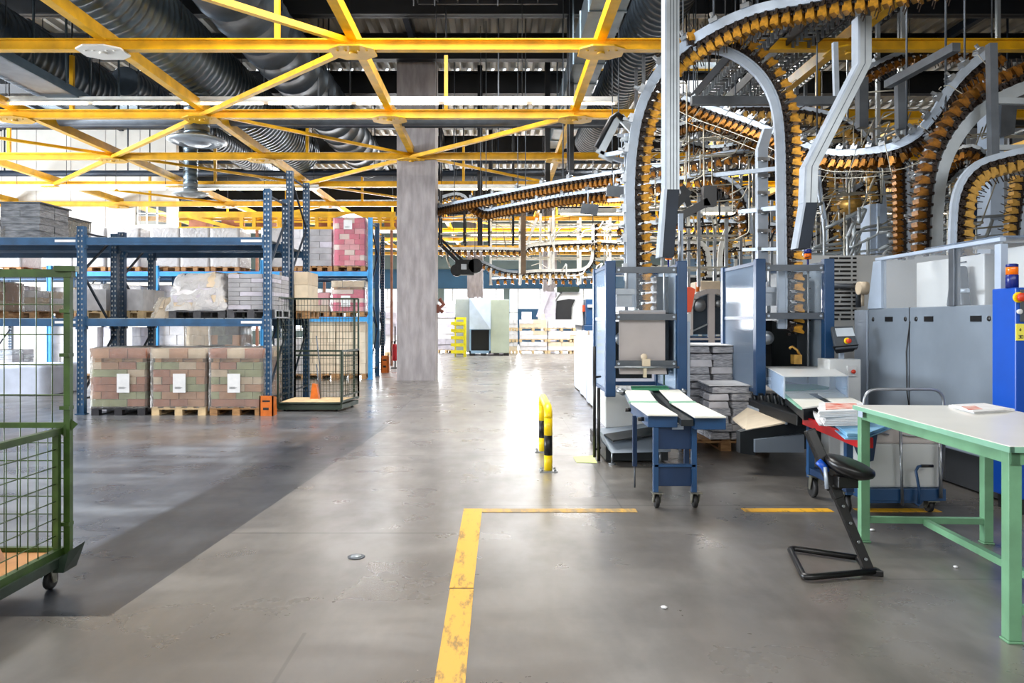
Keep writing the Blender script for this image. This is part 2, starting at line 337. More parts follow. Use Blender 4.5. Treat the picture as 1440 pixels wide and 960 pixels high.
# --- roof deck: trapezoid corrugation running front to back, with rooflight openings
deckm = mat('roof_deck_sheet', '#A9A69E', .45, .1, .3, 1.2, stretch=(3, .4, 1))
def corrug(x0, x1, y0, y1, z, pitch=.34, d=.11):
    b = MB(); n = int((x1-x0)/pitch); vs = []; fs = []
    for i in range(n+1):
        a = x0+i*pitch
        for (dx, dz) in ((0,0),(.1,0),(.15,d),(.29,d)):
            if a+dx > x1+.01: continue
            vs.append((a+dx, y0, z+dz)); vs.append((a+dx, y1, z+dz))
    vs.append((x1, y0, z)); vs.append((x1, y1, z))
    for i in range(0, len(vs)-2, 2): fs.append((i, i+1, i+3, i+2))
    b.add(vs, fs); return b
lights = [(-4.6, 2.4, 7.6, 12.4), (-17.8, -11.2, 12.4, 21.6), (2.6, 6.4, 19.6, 23.6), (-14, 12, 30.2, 33.8), (-18, -11.0, 24.5, 27.5)]  # first two openings are added for the aisle floor and left rack fills
b = MB()
ys = sorted({-3.0, 50.3} | {v for l in lights for v in l[2:]})
for y0, y1 in zip(ys[:-1], ys[1:]):
    holes = sorted((l[0], l[1]) for l in lights if l[2] <= y0+.01 and l[3] >= y1-.01); a = XL
    for h in holes: 
        t = corrug(a, h[0], y0, y1, ZR); b.add(t.v, t.f); a = h[1]
    t = corrug(a, XR, y0, y1, ZR); b.add(t.v, t.f)
o = b.build('ceiling', deckm); struct(o)
o = MB().box(XL, XR, -3, YB+.3, ZR+1.6, ZR+1.7).build('ceiling_upper_skin', M['walld']) if False else None
for i, l in enumerate(lights):
    w = thing('window_%d' % (i+4), None, None, ((l[0]+l[1])/2, (l[2]+l[3])/2, ZR)); struct(w)
    f = MB(); x0, x1, y0, y1 = l
    for a in (x0, x1): f.bar((a, y0, ZR+.05), (a, y1, ZR+.05), .12, .2)
    for a in (y0, y1): f.bar((x0, a, ZR+.05), (x1, a, ZR+.05), .12, .2)
    k = x0+1.2
    while k < x1-.3: f.bar((k, y0, ZR+.05), (k, y1, ZR+.05), .07, .12); k += 1.2
    f.bar((x0, (y0+y1)/2, ZR+.05), (x1, (y0+y1)/2, ZR+.05), .07, .1)
    f.build('window_frame', M['yellow'] if i == 2 else M['steel_blue'], w)
    g = MB().box(x0, x1, y0, y1, ZR+.1, ZR+.12).build('window_pane', M['glass'], w)
# --- walls
o = MB(); o.box(XL-.3, XL, -3, YB+.3, 0, .9); o.box(XL-.3, XL, -3, YB+.3, 4.6, ZR+.2)
for yy in (-3, 4.6, 9.2, 13.8, 18.4, 23, 50): o.box(XL-.3, XL, yy, yy+.35, .9, 4.6)
o.box(XL-.3, XL, 23, 50, .9, 4.6); struct(o.build('wall_left', M['wallw']))
w = thing('window_1', None, None, (XL-.1, 10, .9)); struct(w)
f = MB()
for k in range(22): f.bar((XL-.12, -2.5+k*1.15, .9), (XL-.12, -2.5+k*1.15, 4.6), .06, .06)
for z in (.93, 2.7, 4.55): f.bar((XL-.12, -3, z), (XL-.12, 23, z), .06, .06)
f.build('window_frame', M['frame'], w); MB().box(XL-.16, XL-.14, -3, 23, .9, 4.6).build('window_pane', M['glass'], w)
# rear wall with its long window strip
b = MB(); b.box(XL, XR, YB, YB+.3, 0, .9); b.box(XL, XR, YB, YB+.3, 5.6, ZR+.2); b.mat(1)
b.box(XL, XR, YB-.02, YB+.3, 3.72, 5.0); b.mat(0); b.box(XL, XR, YB, YB+.3, 5.0, 5.6)
for k in range(9): b.box(XL+k*4.4-.2+.6, XL+k*4.4+.2+.6, YB, YB+.3, .9, 3.72)
b.mat(1); b.box(X(728,50), X(815,50), YB-.05, YB+.02, 0, Z(434,50)); b.box(X(540,50), X(560,50), YB-.05, YB+.02, 0, 2.2)
struct(b.build('wall_rear', [M['wallg'], M['wallb']]))
w = thing('window_2', None, None, (0, YB+.1, .9)); struct(w)
f = MB()
for k in range(26): f.bar((XL+k*1.46, YB+.1, .9), (XL+k*1.46, YB+.1, 3.72), .07, .07)
for z in (.95, 2.1, 3.7): f.bar((XL, YB+.1, z), (XR, YB+.1, z), .07, .07)
f.build('window_frame', M['frame'], w); MB().box(XL, XR, YB+.14, YB+.16, .9, 3.72).build('window_pane', M['glass'], w)
# white store wall behind the racks at the left, with a bright window at its right end
ws = 27.0; x190 = X(190, ws); x232 = X(234, ws)
b = MB(); b.box(XL, x190, ws, ws+.25, 0, ZR); b.box(x190, x232, ws, ws+.25, Z(312, ws)-3, Z(316, ws)); b.box(x190, x232, ws, ws+.25, Z(283, ws), ZR); b.box(x232, x232+.35, ws, ws+.25, 0, ZR)
struct(b.build('wall_store', M['wallw']))
w = thing('window_3', None, None, ((x190+x232)/2, ws, Z(316, ws))); struct(w)
f = MB(); z0, z1 = Z(316, ws), Z(283, ws)
for k in range(4): a = x190+(x232-x190)*k/3; f.bar((a, ws+.1, z0), (a, ws+.1, z1), .05, .05)
for z in (z0, (z0+z1)/2, z1): f.bar((x190, ws+.1, z), (x232, ws+.1, z), .05, .05)
f.build('window_frame', M['frame'], w); MB().box(x190, x232, ws+.13, ws+.15, z0, z1).build('window_pane', M['glass'], w)
# right wall
b = MB(); b.box(XR, XR+.3, -3, YB+.3, 0, ZR+.2); struct(b.build('wall_right', M['walld']))
struct(MB().box(XL-.3, XR+.3, -3.3, -3, 0, ZR+.2).build('wall_front', M['wallw']))
# panel seams on the store wall
b = MB()
for k in range(8): b.box(XL+k*1.25+.3, XL+k*1.25+.32, ws-.01, ws+.01, 0, ZR)
struct(b.build('trim_1', M['board']))

# --- concrete pillars
def pillar(x0, x1, y0, y1, label):
    b = MB(); b.box(x0, x1, y0, y1, 0, ZR)
    for k in range(5): b.box(x0-.004, x1+.004, y0-.004, y1+.004, 1.75*k+1.7, 1.75*k+1.704)
    o = b.build('concrete_pillar', M['concrete']); tag(o, label, 'pillar'); return o
pillar(X(558,19), X(612,19), 19, 19.9, 'tall square grey concrete pillar standing in the aisle by the pink pallets')
pillar(X(657,44), X(679,44), 44, 44.9, 'far concrete pillar rising behind the grey and blue cabinet')
pillar(X(764,44), X(783,44), 44, 44.9, 'far concrete pillar behind the hooded white press')
b = MB(); b.tube([P(618,420,19.5), P(624,428,19.5), P(617,434,19.5), P(623,439,19.5)], .05, 8); b.box(X(614,19.5)-.1, X(618,19.5), 19.45, 19.6, Z(440,19.5), Z(428,19.5))
tag(b.build('wall_bracket', M['wbrown']), 'brown fixture fastened to the right side of the near concrete pillar', 'bracket')

# --- dark roof girders
GZ = 8.28
ynames = ['over the front aisle', 'third from the camera', 'behind the first yellow truss', 'behind the branch duct', 'above the near pillar', 'just behind the near pillar', 'before the long rooflight', 'behind the long rooflight', 'halfway to the rear wall', 'next to the rear wall']
for i, yy in enumerate([6.8, 13.2, 15.9, 18.6, 21.4, 25.2, 28.8, 35.0, 40.0, 45.5]):
    b = MB(); b.box(XL, XR, yy-.12, yy+.12, GZ+.32, GZ+.36); b.box(XL, XR, yy-.12, yy+.12, GZ-.28, GZ-.24); b.box(XL, XR, yy-.02, yy+.02, GZ-.28, GZ+.36)
    tag(b.build('roof_girder', M['steel_dark']), 'dark steel roof girder spanning the hall, '+ynames[i], 'girder')
    pass
for i, xx in enumerate([-18, -13.6, -9.7, -5.0, -2.1, 3.2, 7.4, 11]):
    b = MB(); b.box(xx-.07, xx+.07, -3, YB, GZ+.1, GZ+.3); 
    tag(b.build('roof_purlin', M['steel_blue']), 'dark purlin running front to back under the deck, %s' % ['far left by the window wall', 'above the left racks', 'left of the ribbed duct', 'beside the large ribbed duct', 'in line with the pillar', 'over the stackers', 'over the grey press', 'by the right wall'][i], 'purlin')

# --- yellow space frame: cross trusses + long chords
NX = [-17.4, -13.6, -9.8, -6.0, -2.2, 1.57, 5.35, 9.15, 12.95]
NY = [7.55, 11.36, 15.15, 19.0, 22.85, 26.7, 30.5, 34.4, 38.2, 42, 46]
CZ = 5.7
def czz(j): return CZ
names = ['above the camera', 'nearest in view, bolted at a white splice plate', 'second in view, under the long white lamp strip', 'resting on the near concrete pillar', 'third behind the pillar line, beside the lamp strip', 'over the light blue rack', 'above the yellow lattice platform', 'under the long rooflight', 'far behind the long rooflight', 'second from the rear wall', 'closest to the rear wall']
for j, yy in enumerate(NY):
    t = thing('roof_truss', 'yellow cross truss of the roof frame, '+names[j], 'truss', (0, yy, CZ))
    y0 = yy-.05; b = MB()
    b.box(XL, XR, yy-.07, yy+.07, CZ-.085, CZ-.065); b.box(XL, XR, yy-.07, yy+.07, CZ+.065, CZ+.085); b.box(XL, XR, yy-.012, yy+.012, CZ-.07, CZ+.07)
    b.build('bottom_chord', M['yellow'], t)
    for i, xx in enumerate(NX):
        g = MB(); g.prism([(xx-.34,yy-.16,CZ-.115),(xx-.16,yy-.3,CZ-.115),(xx+.16,yy-.3,CZ-.115),(xx+.34,yy-.16,CZ-.115),(xx+.34,yy+.16,CZ-.115),(xx+.16,yy+.3,CZ-.115),(xx-.16,yy+.3,CZ-.115),(xx-.34,yy+.16,CZ-.115)], (0,0,.025))
        for dx in (-.22,-.1,.1,.22): g.cyl((xx+dx,yy-.1,CZ-.13),(xx+dx,yy-.1,CZ-.1),.02,6)
        g.cyl((xx,yy,CZ-.14),(xx,yy,CZ-.09),.06,10)
        g.build('gusset_plate', M['wallw'] if (j == 1 and i == 3) else M['yellow'], t)
    if j+1 < len(NY):
        y2 = NY[j+1]
        D1 = {1: [(3,4)], 2: [(2,3),(4,5),(6,7)], 3: [(1,2),(3,4),(6,7)], 5: [(2,3),(4,5),(5,6)], 7: [(2,3),(4,5)], 9: [(3,4)]}     # far-left to near-right
        D2 = {0: [(3,4),(6,7)], 2: [(1,2),(3,4)], 3: [(2,3),(4,5)], 4: [(1,2),(3,4),(5,6)], 6: [(2,3),(4,5)], 8: [(3,4)]}
        for (p_, q_) in D1.get(j, []):
            MB().bar((NX[p_], y2, CZ-.02), (NX[q_], yy, CZ-.02), .09, .09).build('diagonal_brace', M['yellow'], t)
        for (p_, q_) in D2.get(j, []):
            w_ = .09 if j == 0 else .065
            MB().bar((NX[p_], yy, CZ+.04), (NX[q_], y2, CZ+.04), w_, w_).build('diagonal_brace', M['yellow'], t)
    for i in range(len(NX)-1):      # posts up to the girders
        if (i+j) % 2: continue
        hx = NX[i]+(2.64 if j == 1 else 1.15); h = MB(); h.bar((hx, yy+.02, CZ+.08), (hx, yy+.02, 6.9), .075, .075); h.mat(1); h.cyl((hx, yy+.02, 6.9), (hx, yy+.02, ZR-.01), .02, 6)
        h.build('hanger_post', [M['yellow'], M['steel_dark']], t)
for i, xx in enumerate(NX):
    b = MB()
    for d in (-.05, .05): b.box(xx+d-.02, xx+d+.02, -2, YB-.1, CZ-.07+.16, CZ+.08+.16)
    b.box(xx-.07, xx+.07, -2, YB-.1, CZ+.06, CZ+.09)
    tag(b.build('roof_chord', M['yellow']), 'long yellow roof chord running front to back, '+['against the left wall','above the far left racks','above the left rack bay','left of the branch duct','passing over the near pillar','right of the near pillar','over the press','over the far right machines','by the right wall'][i], 'chord')

# --- lamp strips: continuous trunking with lit tubes
def trunk(x0, x1, yy, z, n, label, gap=.06, on=True):
    t = thing('strip_light', label, 'light', ((x0+x1)/2, yy, z))
    b = MB(); b.box(x0, x1, yy-.04, yy+.04, z+.05, z+.12); b.prism([(x0,yy-.11,z),(x0,yy-.04,z+.06),(x0,yy+.04,z+.06),(x0,yy+.11,z)], (x1-x0,0,0)); b.build('housing', M['lampw'], t)
    L = (x1-x0)/n
    for i in range(n): MB().cyl((x0+i*L+gap, yy, z-.02), (x0+(i+1)*L-gap, yy, z-.02), .02, 8).build('lamp_tube', M['tube'], t)
    h = MB()
    for i in range(n+1): h.cyl((x0+i*L*.98+.1, yy, z+.1), (x0+i*L*.98+.1, yy, ZR-.01), .008, 5); h.build('suspension_rod', M['steel_dark'], t); h = MB()
trunk(X(-120,14.9), X(868,14.9), 14.9, 5.86, 8, 'long white lamp strip above the second yellow truss')
trunk(X(-120,22.7), X(448,22.7), 22.7, 5.54, 8, 'white lamp strip over the left racks, its tubes lit')
trunk(X(616,22.7), X(835,22.7), 22.7, 5.54, 3, 'lit lamp strip right of the near pillar, above the sloping conveyor')
trunk(X(785,17.5), X(880,17.5), 17.5, Z(300,17.5), 1, 'short lit lamp strip below the two hanging boxes of the sloping conveyor')
trunk(X(660,28), X(870,28), 28, Z(330,28), 3, 'lit lamp strip far back over the loop conveyor')
trunk(X(620,36), X(900,36), 36, Z(352,36), 4, 'lit lamp strip near the rear windows')
trunk(X(985,15), X(1062,15), 15, Z(299,15), 1, 'short lit lamp strip between the two tall chain loops')
trunk(X(1150,17), X(1400,17), 17, Z(300,17), 2, 'lit lamp strip deep behind the grey press')

# --- ducts
def spiral_duct(label, x, z, r, y0, y1, m, pitch=.22, branch=None):
    t = thing('air_duct', label, 'duct', (x, y0, z))
    pts = []; rr = []; y = y0
    while y < y1:
        w_ = min(.08, pitch*.35)
        for (dy, k) in ((0, 1), (pitch*.3, 1), (pitch-w_*1.2, 1), (pitch-w_, 1.035), (pitch-w_*.2, 1.035)): pts.append((x, y+dy, z)); rr.append(r*k)
        y += pitch
    b = MB(); b.tube(pts, rr, 24); b.build('duct_run', m, t)
    k = y0+1
    while k < y1: s = MB(); s.tube([(x-r-.02, k, z), (x-r-.02, k, ZR-.01)], .012, 5); s.tube([(x+r+.02, k, z), (x+r+.02, k, ZR-.01)], .012, 5); s.build('duct_hanger', M['steel_dark'], t); k += 3.2
    if branch:
        (bx, by, br, z1, dr) = branch; pts = []; rr = []; zz = z
        while zz > z1+.35:
            for (d, k) in ((0, 1), (.09, 1), (.1, 1.05), (.16, 1.05)): pts.append((bx, by, zz-d)); rr.append(br*k)
            zz -= .17
        b = MB(); b.tube(pts, rr, 20); b.build('branch_duct', M['duct'], t)
        d = MB(); d.lathe((bx, by, z1), [(br*1.0,.42),(br*1.05,.12),(dr,.1),(dr*1.02,.06),(dr*.85,.02),(dr*.8,.05),(dr*.62,0),(dr*.55,.05),(dr*.35,-.02),(.02,-.02)], 32); d.build('diffuser', M['alu'], t)
    return t
spiral_duct('large ribbed galvanised duct with a branch down to a round diffuser', -6.5, 7.0, .72, 3, 24, M['duct'], branch=(X(277,15.9), 15.9, .25, Z(203,15.9), .6))
spiral_duct('smooth grey duct running beside the large ribbed duct', -4.55, 7.15, .6, 3, 26, M['duct_dark'], .8)
spiral_duct('dark ribbed duct high at the far left', -9.6, 6.9, .62, 3, 17.6, M['duct_dark'])
spiral_duct('ribbed dark duct on the right of the yellow chord junction', 3.0, 7.35, .5, 3, 24, M['duct_dark'])
spiral_duct('far ribbed duct over the left racks with a small round diffuser', -9.0, 7.3, .35, 18, 30, M['duct_dark'], branch=(X(268,22.3), 22.3, .2, Z(276,22.3), .5))
b = MB(); b.box(1.5, 2.1, 6, 22, 6.6, 6.75+.35)
for k in range(13): b.box(1.48, 2.12, 6+k*1.25, 6.05+k*1.25, 6.58, 7.12)
for k in range(4): b.box(1.5, 1.53, 7+k*4, 7.04+k*4, 7.1, ZR-.01); b.box(2.07, 2.1, 7+k*4, 7.04+k*4, 7.1, ZR-.01)
tag(b.build('air_duct', M['duct']), 'rectangular pale duct beside the yellow chord junction right of centre', 'duct')
b = MB(); b.box(-8.95, -8.35, 8, 16.2, 5.95, 5.97)
for a in (-8.95, -8.35): b.box(a-.015, a+.015, 8, 16.2, 5.95, 6.12)
for k in range(5): b.box(-8.98, -8.95, 8.4+k*2, 8.44+k*2, 6.1, ZR-.01); b.box(-8.35, -8.32, 8.4+k*2, 8.44+k*2, 6.1, ZR-.01)
tag(b.build('cable_tray', M['duct']), 'wide grey metal cable tray under the dark ducts at top left', 'cable tray')
for (yy, z, r, lab) in ((16.6, 6.0, .16, 'long grey pipe crossing behind the second yellow truss'), (24.2, 6.3, .1, 'thin dark pipe crossing far above the racks'), (17.6, 6.15, .09, 'slim pipe crossing in front of the near pillar top')):
    b = MB(); b.cyl((XL+.02, yy, z), (XR-.02, yy, z), r, 12)
    for k in range(9): b.box(XL+2+k*4, XL+2.03+k*4, yy-.02, yy+.02, z, ZR-.01)
    tag(b.build('ceiling_pipe', M['steelg'] if r > .12 else M['steel_blue']), lab, 'pipe')
# ladder-like dark frames high over the left
for (x0, x1, yy, z, lab) in ((-8.2, -4.2, 12.2, 7.95, 'dark ladder-shaped cable rack high at the top left'), (-1.6, 1.2, 14.2, 7.9, 'dark rack of thin rods hanging under the deck near the centre')):
    b = MB()
    for a in (0, .8): b.box(x0, x1, yy+a-.03, yy+a+.03, z-.03, z+.03)
    k = x0
    while k < x1: b.box(k-.015, k+.015, yy, yy+.8, z-.015, z+.015); b.box(k-.012, k+.012, yy-.012, yy+.012, z-.4, ZR-.01) if int((k-x0)*2) % 3 == 0 else None; k += .4
    tag(b.build('cable_rack', M['steel_dark']), lab, 'cable rack')
# yellow lattice platform far left
yy = 25.0; t = thing('lattice_platform', 'yellow lattice platform high behind the light blue rack', 'platform', (X(360,yy), yy, Z(322,yy)))
b = MB()
for z in (Z(300,yy), Z(304,yy), Z(321,yy)): b.box(X(252,yy), X(556,yy), yy-.06, yy+.06, z-.05, z+.05)
z = Z(312,yy); b.box(X(330,yy), X(556,yy), yy-.04, yy+.04, z-.03, z+.03)
k = X(340,yy)
while k < X(556,yy): b.box(k-.06, k+.06, yy-.05, yy+.05, Z(321,yy), Z(304,yy)); k += .42
b.bar((X(262,yy), yy, Z(303,yy)), (X(330,yy), yy, Z(321,yy)), .1, .12)
b.box(X(252,yy), X(556,yy), yy+.05, yy+1.2, Z(322,yy), Z(320,yy)); b.build('lattice_front', M['yellow'], t)
b = MB()
for k in range(7): a = X(262,yy)+k*1.1; b.box(a, a+.6, yy+.2, yy+.8, Z(320,yy), Z(308,yy))
for k in range(4): b.box(X(256,yy)+k*2.3, X(256,yy)+k*2.3+.08, yy+.5, yy+.58, 0, Z(321,yy))
b.build('platform_post', M['card_p'], t)
# ================================================================ RACKS
def pallet_rack(label, y0, y1, xs, tops, levels, m, md, decks=True, side=None, holes=True, bh=.12, boards=None):
    t = thing('pallet_rack', label, 'rack', ((xs[0]+xs[-1])/2, (y0+y1)/2, 0))
    for x, zt in zip(xs, tops):
        for k, y in enumerate((y0, y1)):
            b = MB(); b.box(x-.05, x+.05, y-.035, y+.035, 0, zt)
            for sgn in (-1, 1): b.box(x+sgn*.05-.006, x+sgn*.05+.006, y-.05, y+.05, 0, zt)
            b.box(x-.08, x+.08, y-.07, y+.07, 0, .012); b.mat(1)
            if holes:
                z = .15
                while z < zt-.05:
                    for dx in (-.027, .027): b.box(x+dx-.009, x+dx+.009, y-.052, y-.035, z, z+.03)
                    z += .085
            b.build('upright', [m if k == 0 else md, M['galv']], t)
        b = MB(); z = .3; f = True
        while z+1.0 < zt+.3:
            b.bar((x, y0 if f else y1, z), (x, y1 if f else y0, min(z+1.0, zt-.05)), .03, .03); f = not f; z += 1.0
        b.bar((x, y0, .25), (x, y1, .25), .03, .03); b.bar((x, y0, zt-.1), (x, y1, zt-.1), .03, .03)
        b.build('frame_brace', M['steel_blue'], t)
    for x0, x1 in zip(xs[:-1], xs[1:]):
        for z in levels:
            for k, y in enumerate((y0, y1)):
                b = MB(); b.box(x0+.05, x1-.05, y-.03, y+.03, z-bh, z); b.box(x0+.05, x1-.05, y-.034, y-.03, z-bh*.62, z-bh*.45)
                for xx in (x0+.055, x1-.075): b.box(xx-.005, xx+.025, y-.04, y+.045, z-bh-.05, z+.04)
                bo = b.build('beam', m if k == 0 else md, t)
                if k == 0 and not boards: MB().box(x1-.42, x1-.08, y-.036, y-.031, z-.075, z-.035).build('beam_label', M['paper'], bo)
            if decks:
                b = MB()
                n = 9
                for q in range(n): a = x0+.07+(x1-x0-.14)*q/n; b.box(a, a+(x1-x0-.14)/n-.02, y0+.03, y1-.03, z, z+.012)
                b.build('shelf_deck', boards or M['deck'], t)
    return t
LA = [1.545, 2.86]
xa = [-12.9, -9.83, -6.74, -3.73]
pallet_rack('dark blue pallet rack nearest the aisle, holding the three brown floor pallets', 12.1, 13.15, xa, [3.15, 3.15, 3.04, 3.65], LA, M['rack'], M['rack_d'])
pallet_rack('taller dark blue pallet rack standing back to back behind the front one', 13.4, 14.55, [x for x in xa], [3.1, 3.2, 3.1, 4.2], LA, M['rack_d'], M['rack_d'])
LC = [1.62, 2.80]
xc = [X(-232,19.4), X(-80,19.4), X(70,19.4), X(220,19.4), X(370,19.4), X(521,19.4)]
pallet_rack('light blue pallet rack in the second aisle with pink cartons at its right end', 19.4, 20.5, xc, [3.1, 3.1, 2.95, 2.95, 3.1, 4.2], LC, M['rack_l'], M['rack'], holes=False, boards=M['beam_red'])
xd = [X(-60,23.6)+k*2.85 for k in range(5)]+[X(541,23.6)]
pallet_rack('narrow blue rack row behind the light blue rack', 22.2, 23.3, [X(530,22.2)-2.9*k for k in range(5, -1, -1)], [3.2]*5+[4.2], [1.62, 2.85], M['rack'], M['rack_d'], holes=True)

# ---- pallets with loads (local coords: base centre at origin, front towards -Y)
def pallet_mb(w, d):
    b = MB(); h = .14
    for k in range(5): x = -w/2+(w-.1)*k/4; b.box(x, x+.1, -d/2, d/2, h-.022, h)
    for y in (-d/2, -.05, d/2-.1): b.box(-w/2, w/2, y, y+.1, h-.044, h-.022); 
    for x in (-w/2, -.06, w/2-.12):
        for y in (-d/2, -.05, d/2-.1): b.box(x, x+.12, y, y+.1, .022, h-.044)
        b.box(x, x+.12, -d/2, d/2, 0, .022)
    return b
def shell(w, d, z0, z1, wob=.02, nx=10, nz=8, taper=0):     # wrinkled film skin
    b = MB(); rnd = random.random
    ring = []
    per = [(-w/2+w*i/nx, -d/2) for i in range(nx)]+[(w/2, -d/2+d*i/nx) for i in range(nx)]+[(w/2-w*i/nx, d/2) for i in range(nx)]+[(-w/2, d/2-d*i/nx) for i in range(nx)]
    vs = []
    for j in range(nz+1):
        z = z0+(z1-z0)*j/nz; k = 1-taper*j/nz
        for (x, y) in per: vs.append((x*k*(1+(rnd()-.2)*wob), y*k*(1+(rnd()-.2)*wob), z+(rnd()-.5)*.02))
    n = len(per); fs = []
    for j in range(nz):
        for i in range(n): fs.append((j*n+i, j*n+(i+1) % n, (j+1)*n+(i+1) % n, (j+1)*n+i))
    vs.append((0, 0, z1+.015)); c = len(vs)-1
    for i in range(n): fs.append((nz*n+i, nz*n+(i+1) % n, c))
    b.smooth = True; b.add(vs, fs); return b
def load_mb(w, d, z0, z1, rows, cols, nm, jit=.012, weights=None):
    b = MB(); h = (z1-z0)/rows
    for r in range(rows):
        o = (r % 2)*.5
        cs = [0]+[min(1, max(0, (k+o)/cols)) for k in range(1-int(o > 0), cols+1)]; cs = sorted(set(cs+[1.0]))
        for side in (0, 1):
            for a, c in zip(cs[:-1], cs[1:]):
                if c-a < .03: continue
                b.mat(random.choices(range(nm), weights)[0])
                j = lambda: (random.random()-.5)*2*jit
                x0, x1 = -w/2+w*a, -w/2+w*c
                y0, y1 = (-d/2, -.01) if side == 0 else (.01, d/2)
                b.box(x0+.004+j()*.4, x1-.004+j()*.4, y0+j(), y1+j(), z0+r*h+.003, z0+(r+1)*h-.002)
    return b
def pallet_load(name, label, x, y, z, w=.8, d=1.0, h=.9, mats=None, rows=6, cols=3, film=True, sheet=None, group=None, cap=None, taper=0, wob=.03, rz=0, wood=None, pallet=True, cat='pallet load', weights=None, jit=.012, top=None):
    t = thing(name, label, cat, (x, y, z), rz, group, world=False)
    z0 = .0
    if pallet: pallet_mb(w, d).build('pallet', wood or M['wood'], t); z0 = .14
    mats = mats or [M['white_load']]
    zt = h-(.22 if cap else 0)
    lb = load_mb(w-.03, d-.03, z0, zt, rows, cols, len(mats), jit, weights)
    if taper:
        for v in lb.v:
            q = (v.z-z0)/(zt-z0); q = q*q; v.x = v.x*(1-taper*1.6*q)+.05*math.sin(v.z*9); v.y *= (1-taper*q); v.z += .05*math.sin(v.x*7)*q
    lb.build('stacked_packs', mats, t)
    if cap:
        b = MB(); b.box(-w/2+.1, w/2-.1, -d/2+.1, d/2-.1, zt, zt+.06)
        for q in (-w/2+.05, -.05, w/2-.15): b.box(q, q+.1, -d/2+.02, d/2-.02, zt, zt+.06)
        b.build('dunnage', M['wood'], t)
        b = load_mb(w+.02, d-.0, zt+.06, h, 1, 3, len(cap)); b.build('top_layer', cap, t)
    if film: shell(w+.015, d+.015, z0-.02, h+.01, wob, taper=taper).build('stretch_wrap', film if film is not True else M['film'], t)
    if top: MB().box(-w/2-.02, w/2+.02, -d/2-.02, d/2+.02, h, h+.02).build('cover_board', top, t)
    if sheet:
        for (sx, sz, sw, sh) in sheet:
            b = MB(); b.box(sx-sw/2, sx+sw/2, -d/2-.045, -d/2-.04, sz-sh/2, sz+sh/2)
            s = b.build('label_sheet', M['paper'], t)
            q = MB()
            for k in range(4): q.box(sx-sw*.35, sx+sw*(.1+.08*(k % 3)), -d/2-.047, -d/2-.045, sz-sh*.3+k*sh*.03, sz-sh*.3+k*sh*.03+sh*.012)
            q.build('printed_lines', M['ink'], s)
    return t
YF = 11.9
brown = [M['card_p'], M['card_g'], M['card'], M['card_l']]
for (px, wpx, lab, sx, wd) in ((165, 76, 'left brown pallet of film-wrapped boards under the blue rack, beside the tall upright', .1, M['black_load']), (250, 76, 'middle brown wrapped pallet of boards, on a light wood pallet under the blue rack', .03, M['wood_l']), (331, 74, 'right brown wrapped pallet of boards under the rack, next to the orange guard', -.02, M['wood'])):
    pallet_load('wrapped_pallet', lab, X(px, YF), YF+.55, 0, wpx*YF/FPX, 1.05, 1.07, brown, 6, 3, True, [(sx, .52, .2, .3)], 'brown board pallets under the rack', cap=[M['card_p'], M['card_l'], M['card']], wood=wd, weights=[3, 3, 2, 2])
# orange upright guard
def guard(x, y, lab, h=.32):
    b = MB(); b.box(x-.12, x+.1, y-.09, y-.07, 0, h); b.prism([(x-.12,y-.09,0),(x-.12,y+.12,0),(x-.12,y+.08,h*.9),(x-.12,y-.09,h)], (.02,0,0)); b.prism([(x+.08,y-.09,0),(x+.08,y+.12,0),(x+.08,y+.08,h*.9),(x+.08,y-.09,h)], (.02,0,0)); b.mat(1)
    b.box(x-.07, x+.05, y-.093, y-.089, h*.7, h*.78); b.box(x-.06, x+.03, y-.093, y-.089, h*.3, h*.42)
    tag(b.build('upright_guard', [M['orange'], M['blackband']]), lab, 'rack guard')
guard(X(379,12.0), 11.95, 'orange steel guard at the foot of the front rack upright')
guard(X(549,23), 22.0, 'small orange guard at the foot of the rack end near the fire extinguisher', .5)
# goods on the front rack
z1 = LA[0]+.012; z2 = LA[1]+.012
t = pallet_load('wrapped_heap', 'grey film-wrapped heap with crumpled sloping top, on the middle shelf of the front rack', X(292,12.6), 12.6, z1, .92, .9, .72, [M['white_load'], M['lilac'], M['card_l']], 5, 2, M['film_thick'], taper=.3, wob=.2, wood=M['dark_load'])
pallet_load('board_stack', 'neat stack of grey board packs beside the upright on the middle shelf', X(365,12.6), 12.6, z1, .78, .9, .72, [M['grey_load'], M['lilac'], M['grey_load']], 8, 2, False, wood=M['dark_load'], jit=.004)
pallet_load('wrapped_sack', 'small cream sack of offcuts leaning by the heap on the middle shelf', X(240,12.5), 12.5, z1, .4, .5, .33, [M['card_l'], M['beige']], 2, 2, True, taper=.4, wob=.25, pallet=False, cat='sack')
pallet_load('paper_block', 'low cream block behind the grey heap on the middle shelf', X(318,13.9), 13.95, z1, .7, .8, .8, [M['beige']], 3, 2, True, taper=.1, wob=.1)
pallet_load('paper_block', 'long white paper block on the rear rack shelf left of the tall upright pair', X(137,13.9), 13.95, z1, .76, .9, .53, [M['white_load']], 1, 1, False, wood=M['wood_l'], jit=.002)
pallet_load('paper_block', 'white paper block on the rear rack shelf right of the tall upright pair', X(193,13.9), 13.95, z1, .62, .9, .53, [M['white_load']], 1, 1, False, wood=M['wood_l'], jit=.002)
pallet_load('carton_pallet', 'pale yellow carton block on the rear rack shelf at the rack end', X(420,13.9), 13.95, z1, .55, .8, .85, [M['beige'], M['card_l']], 3, 1, False)
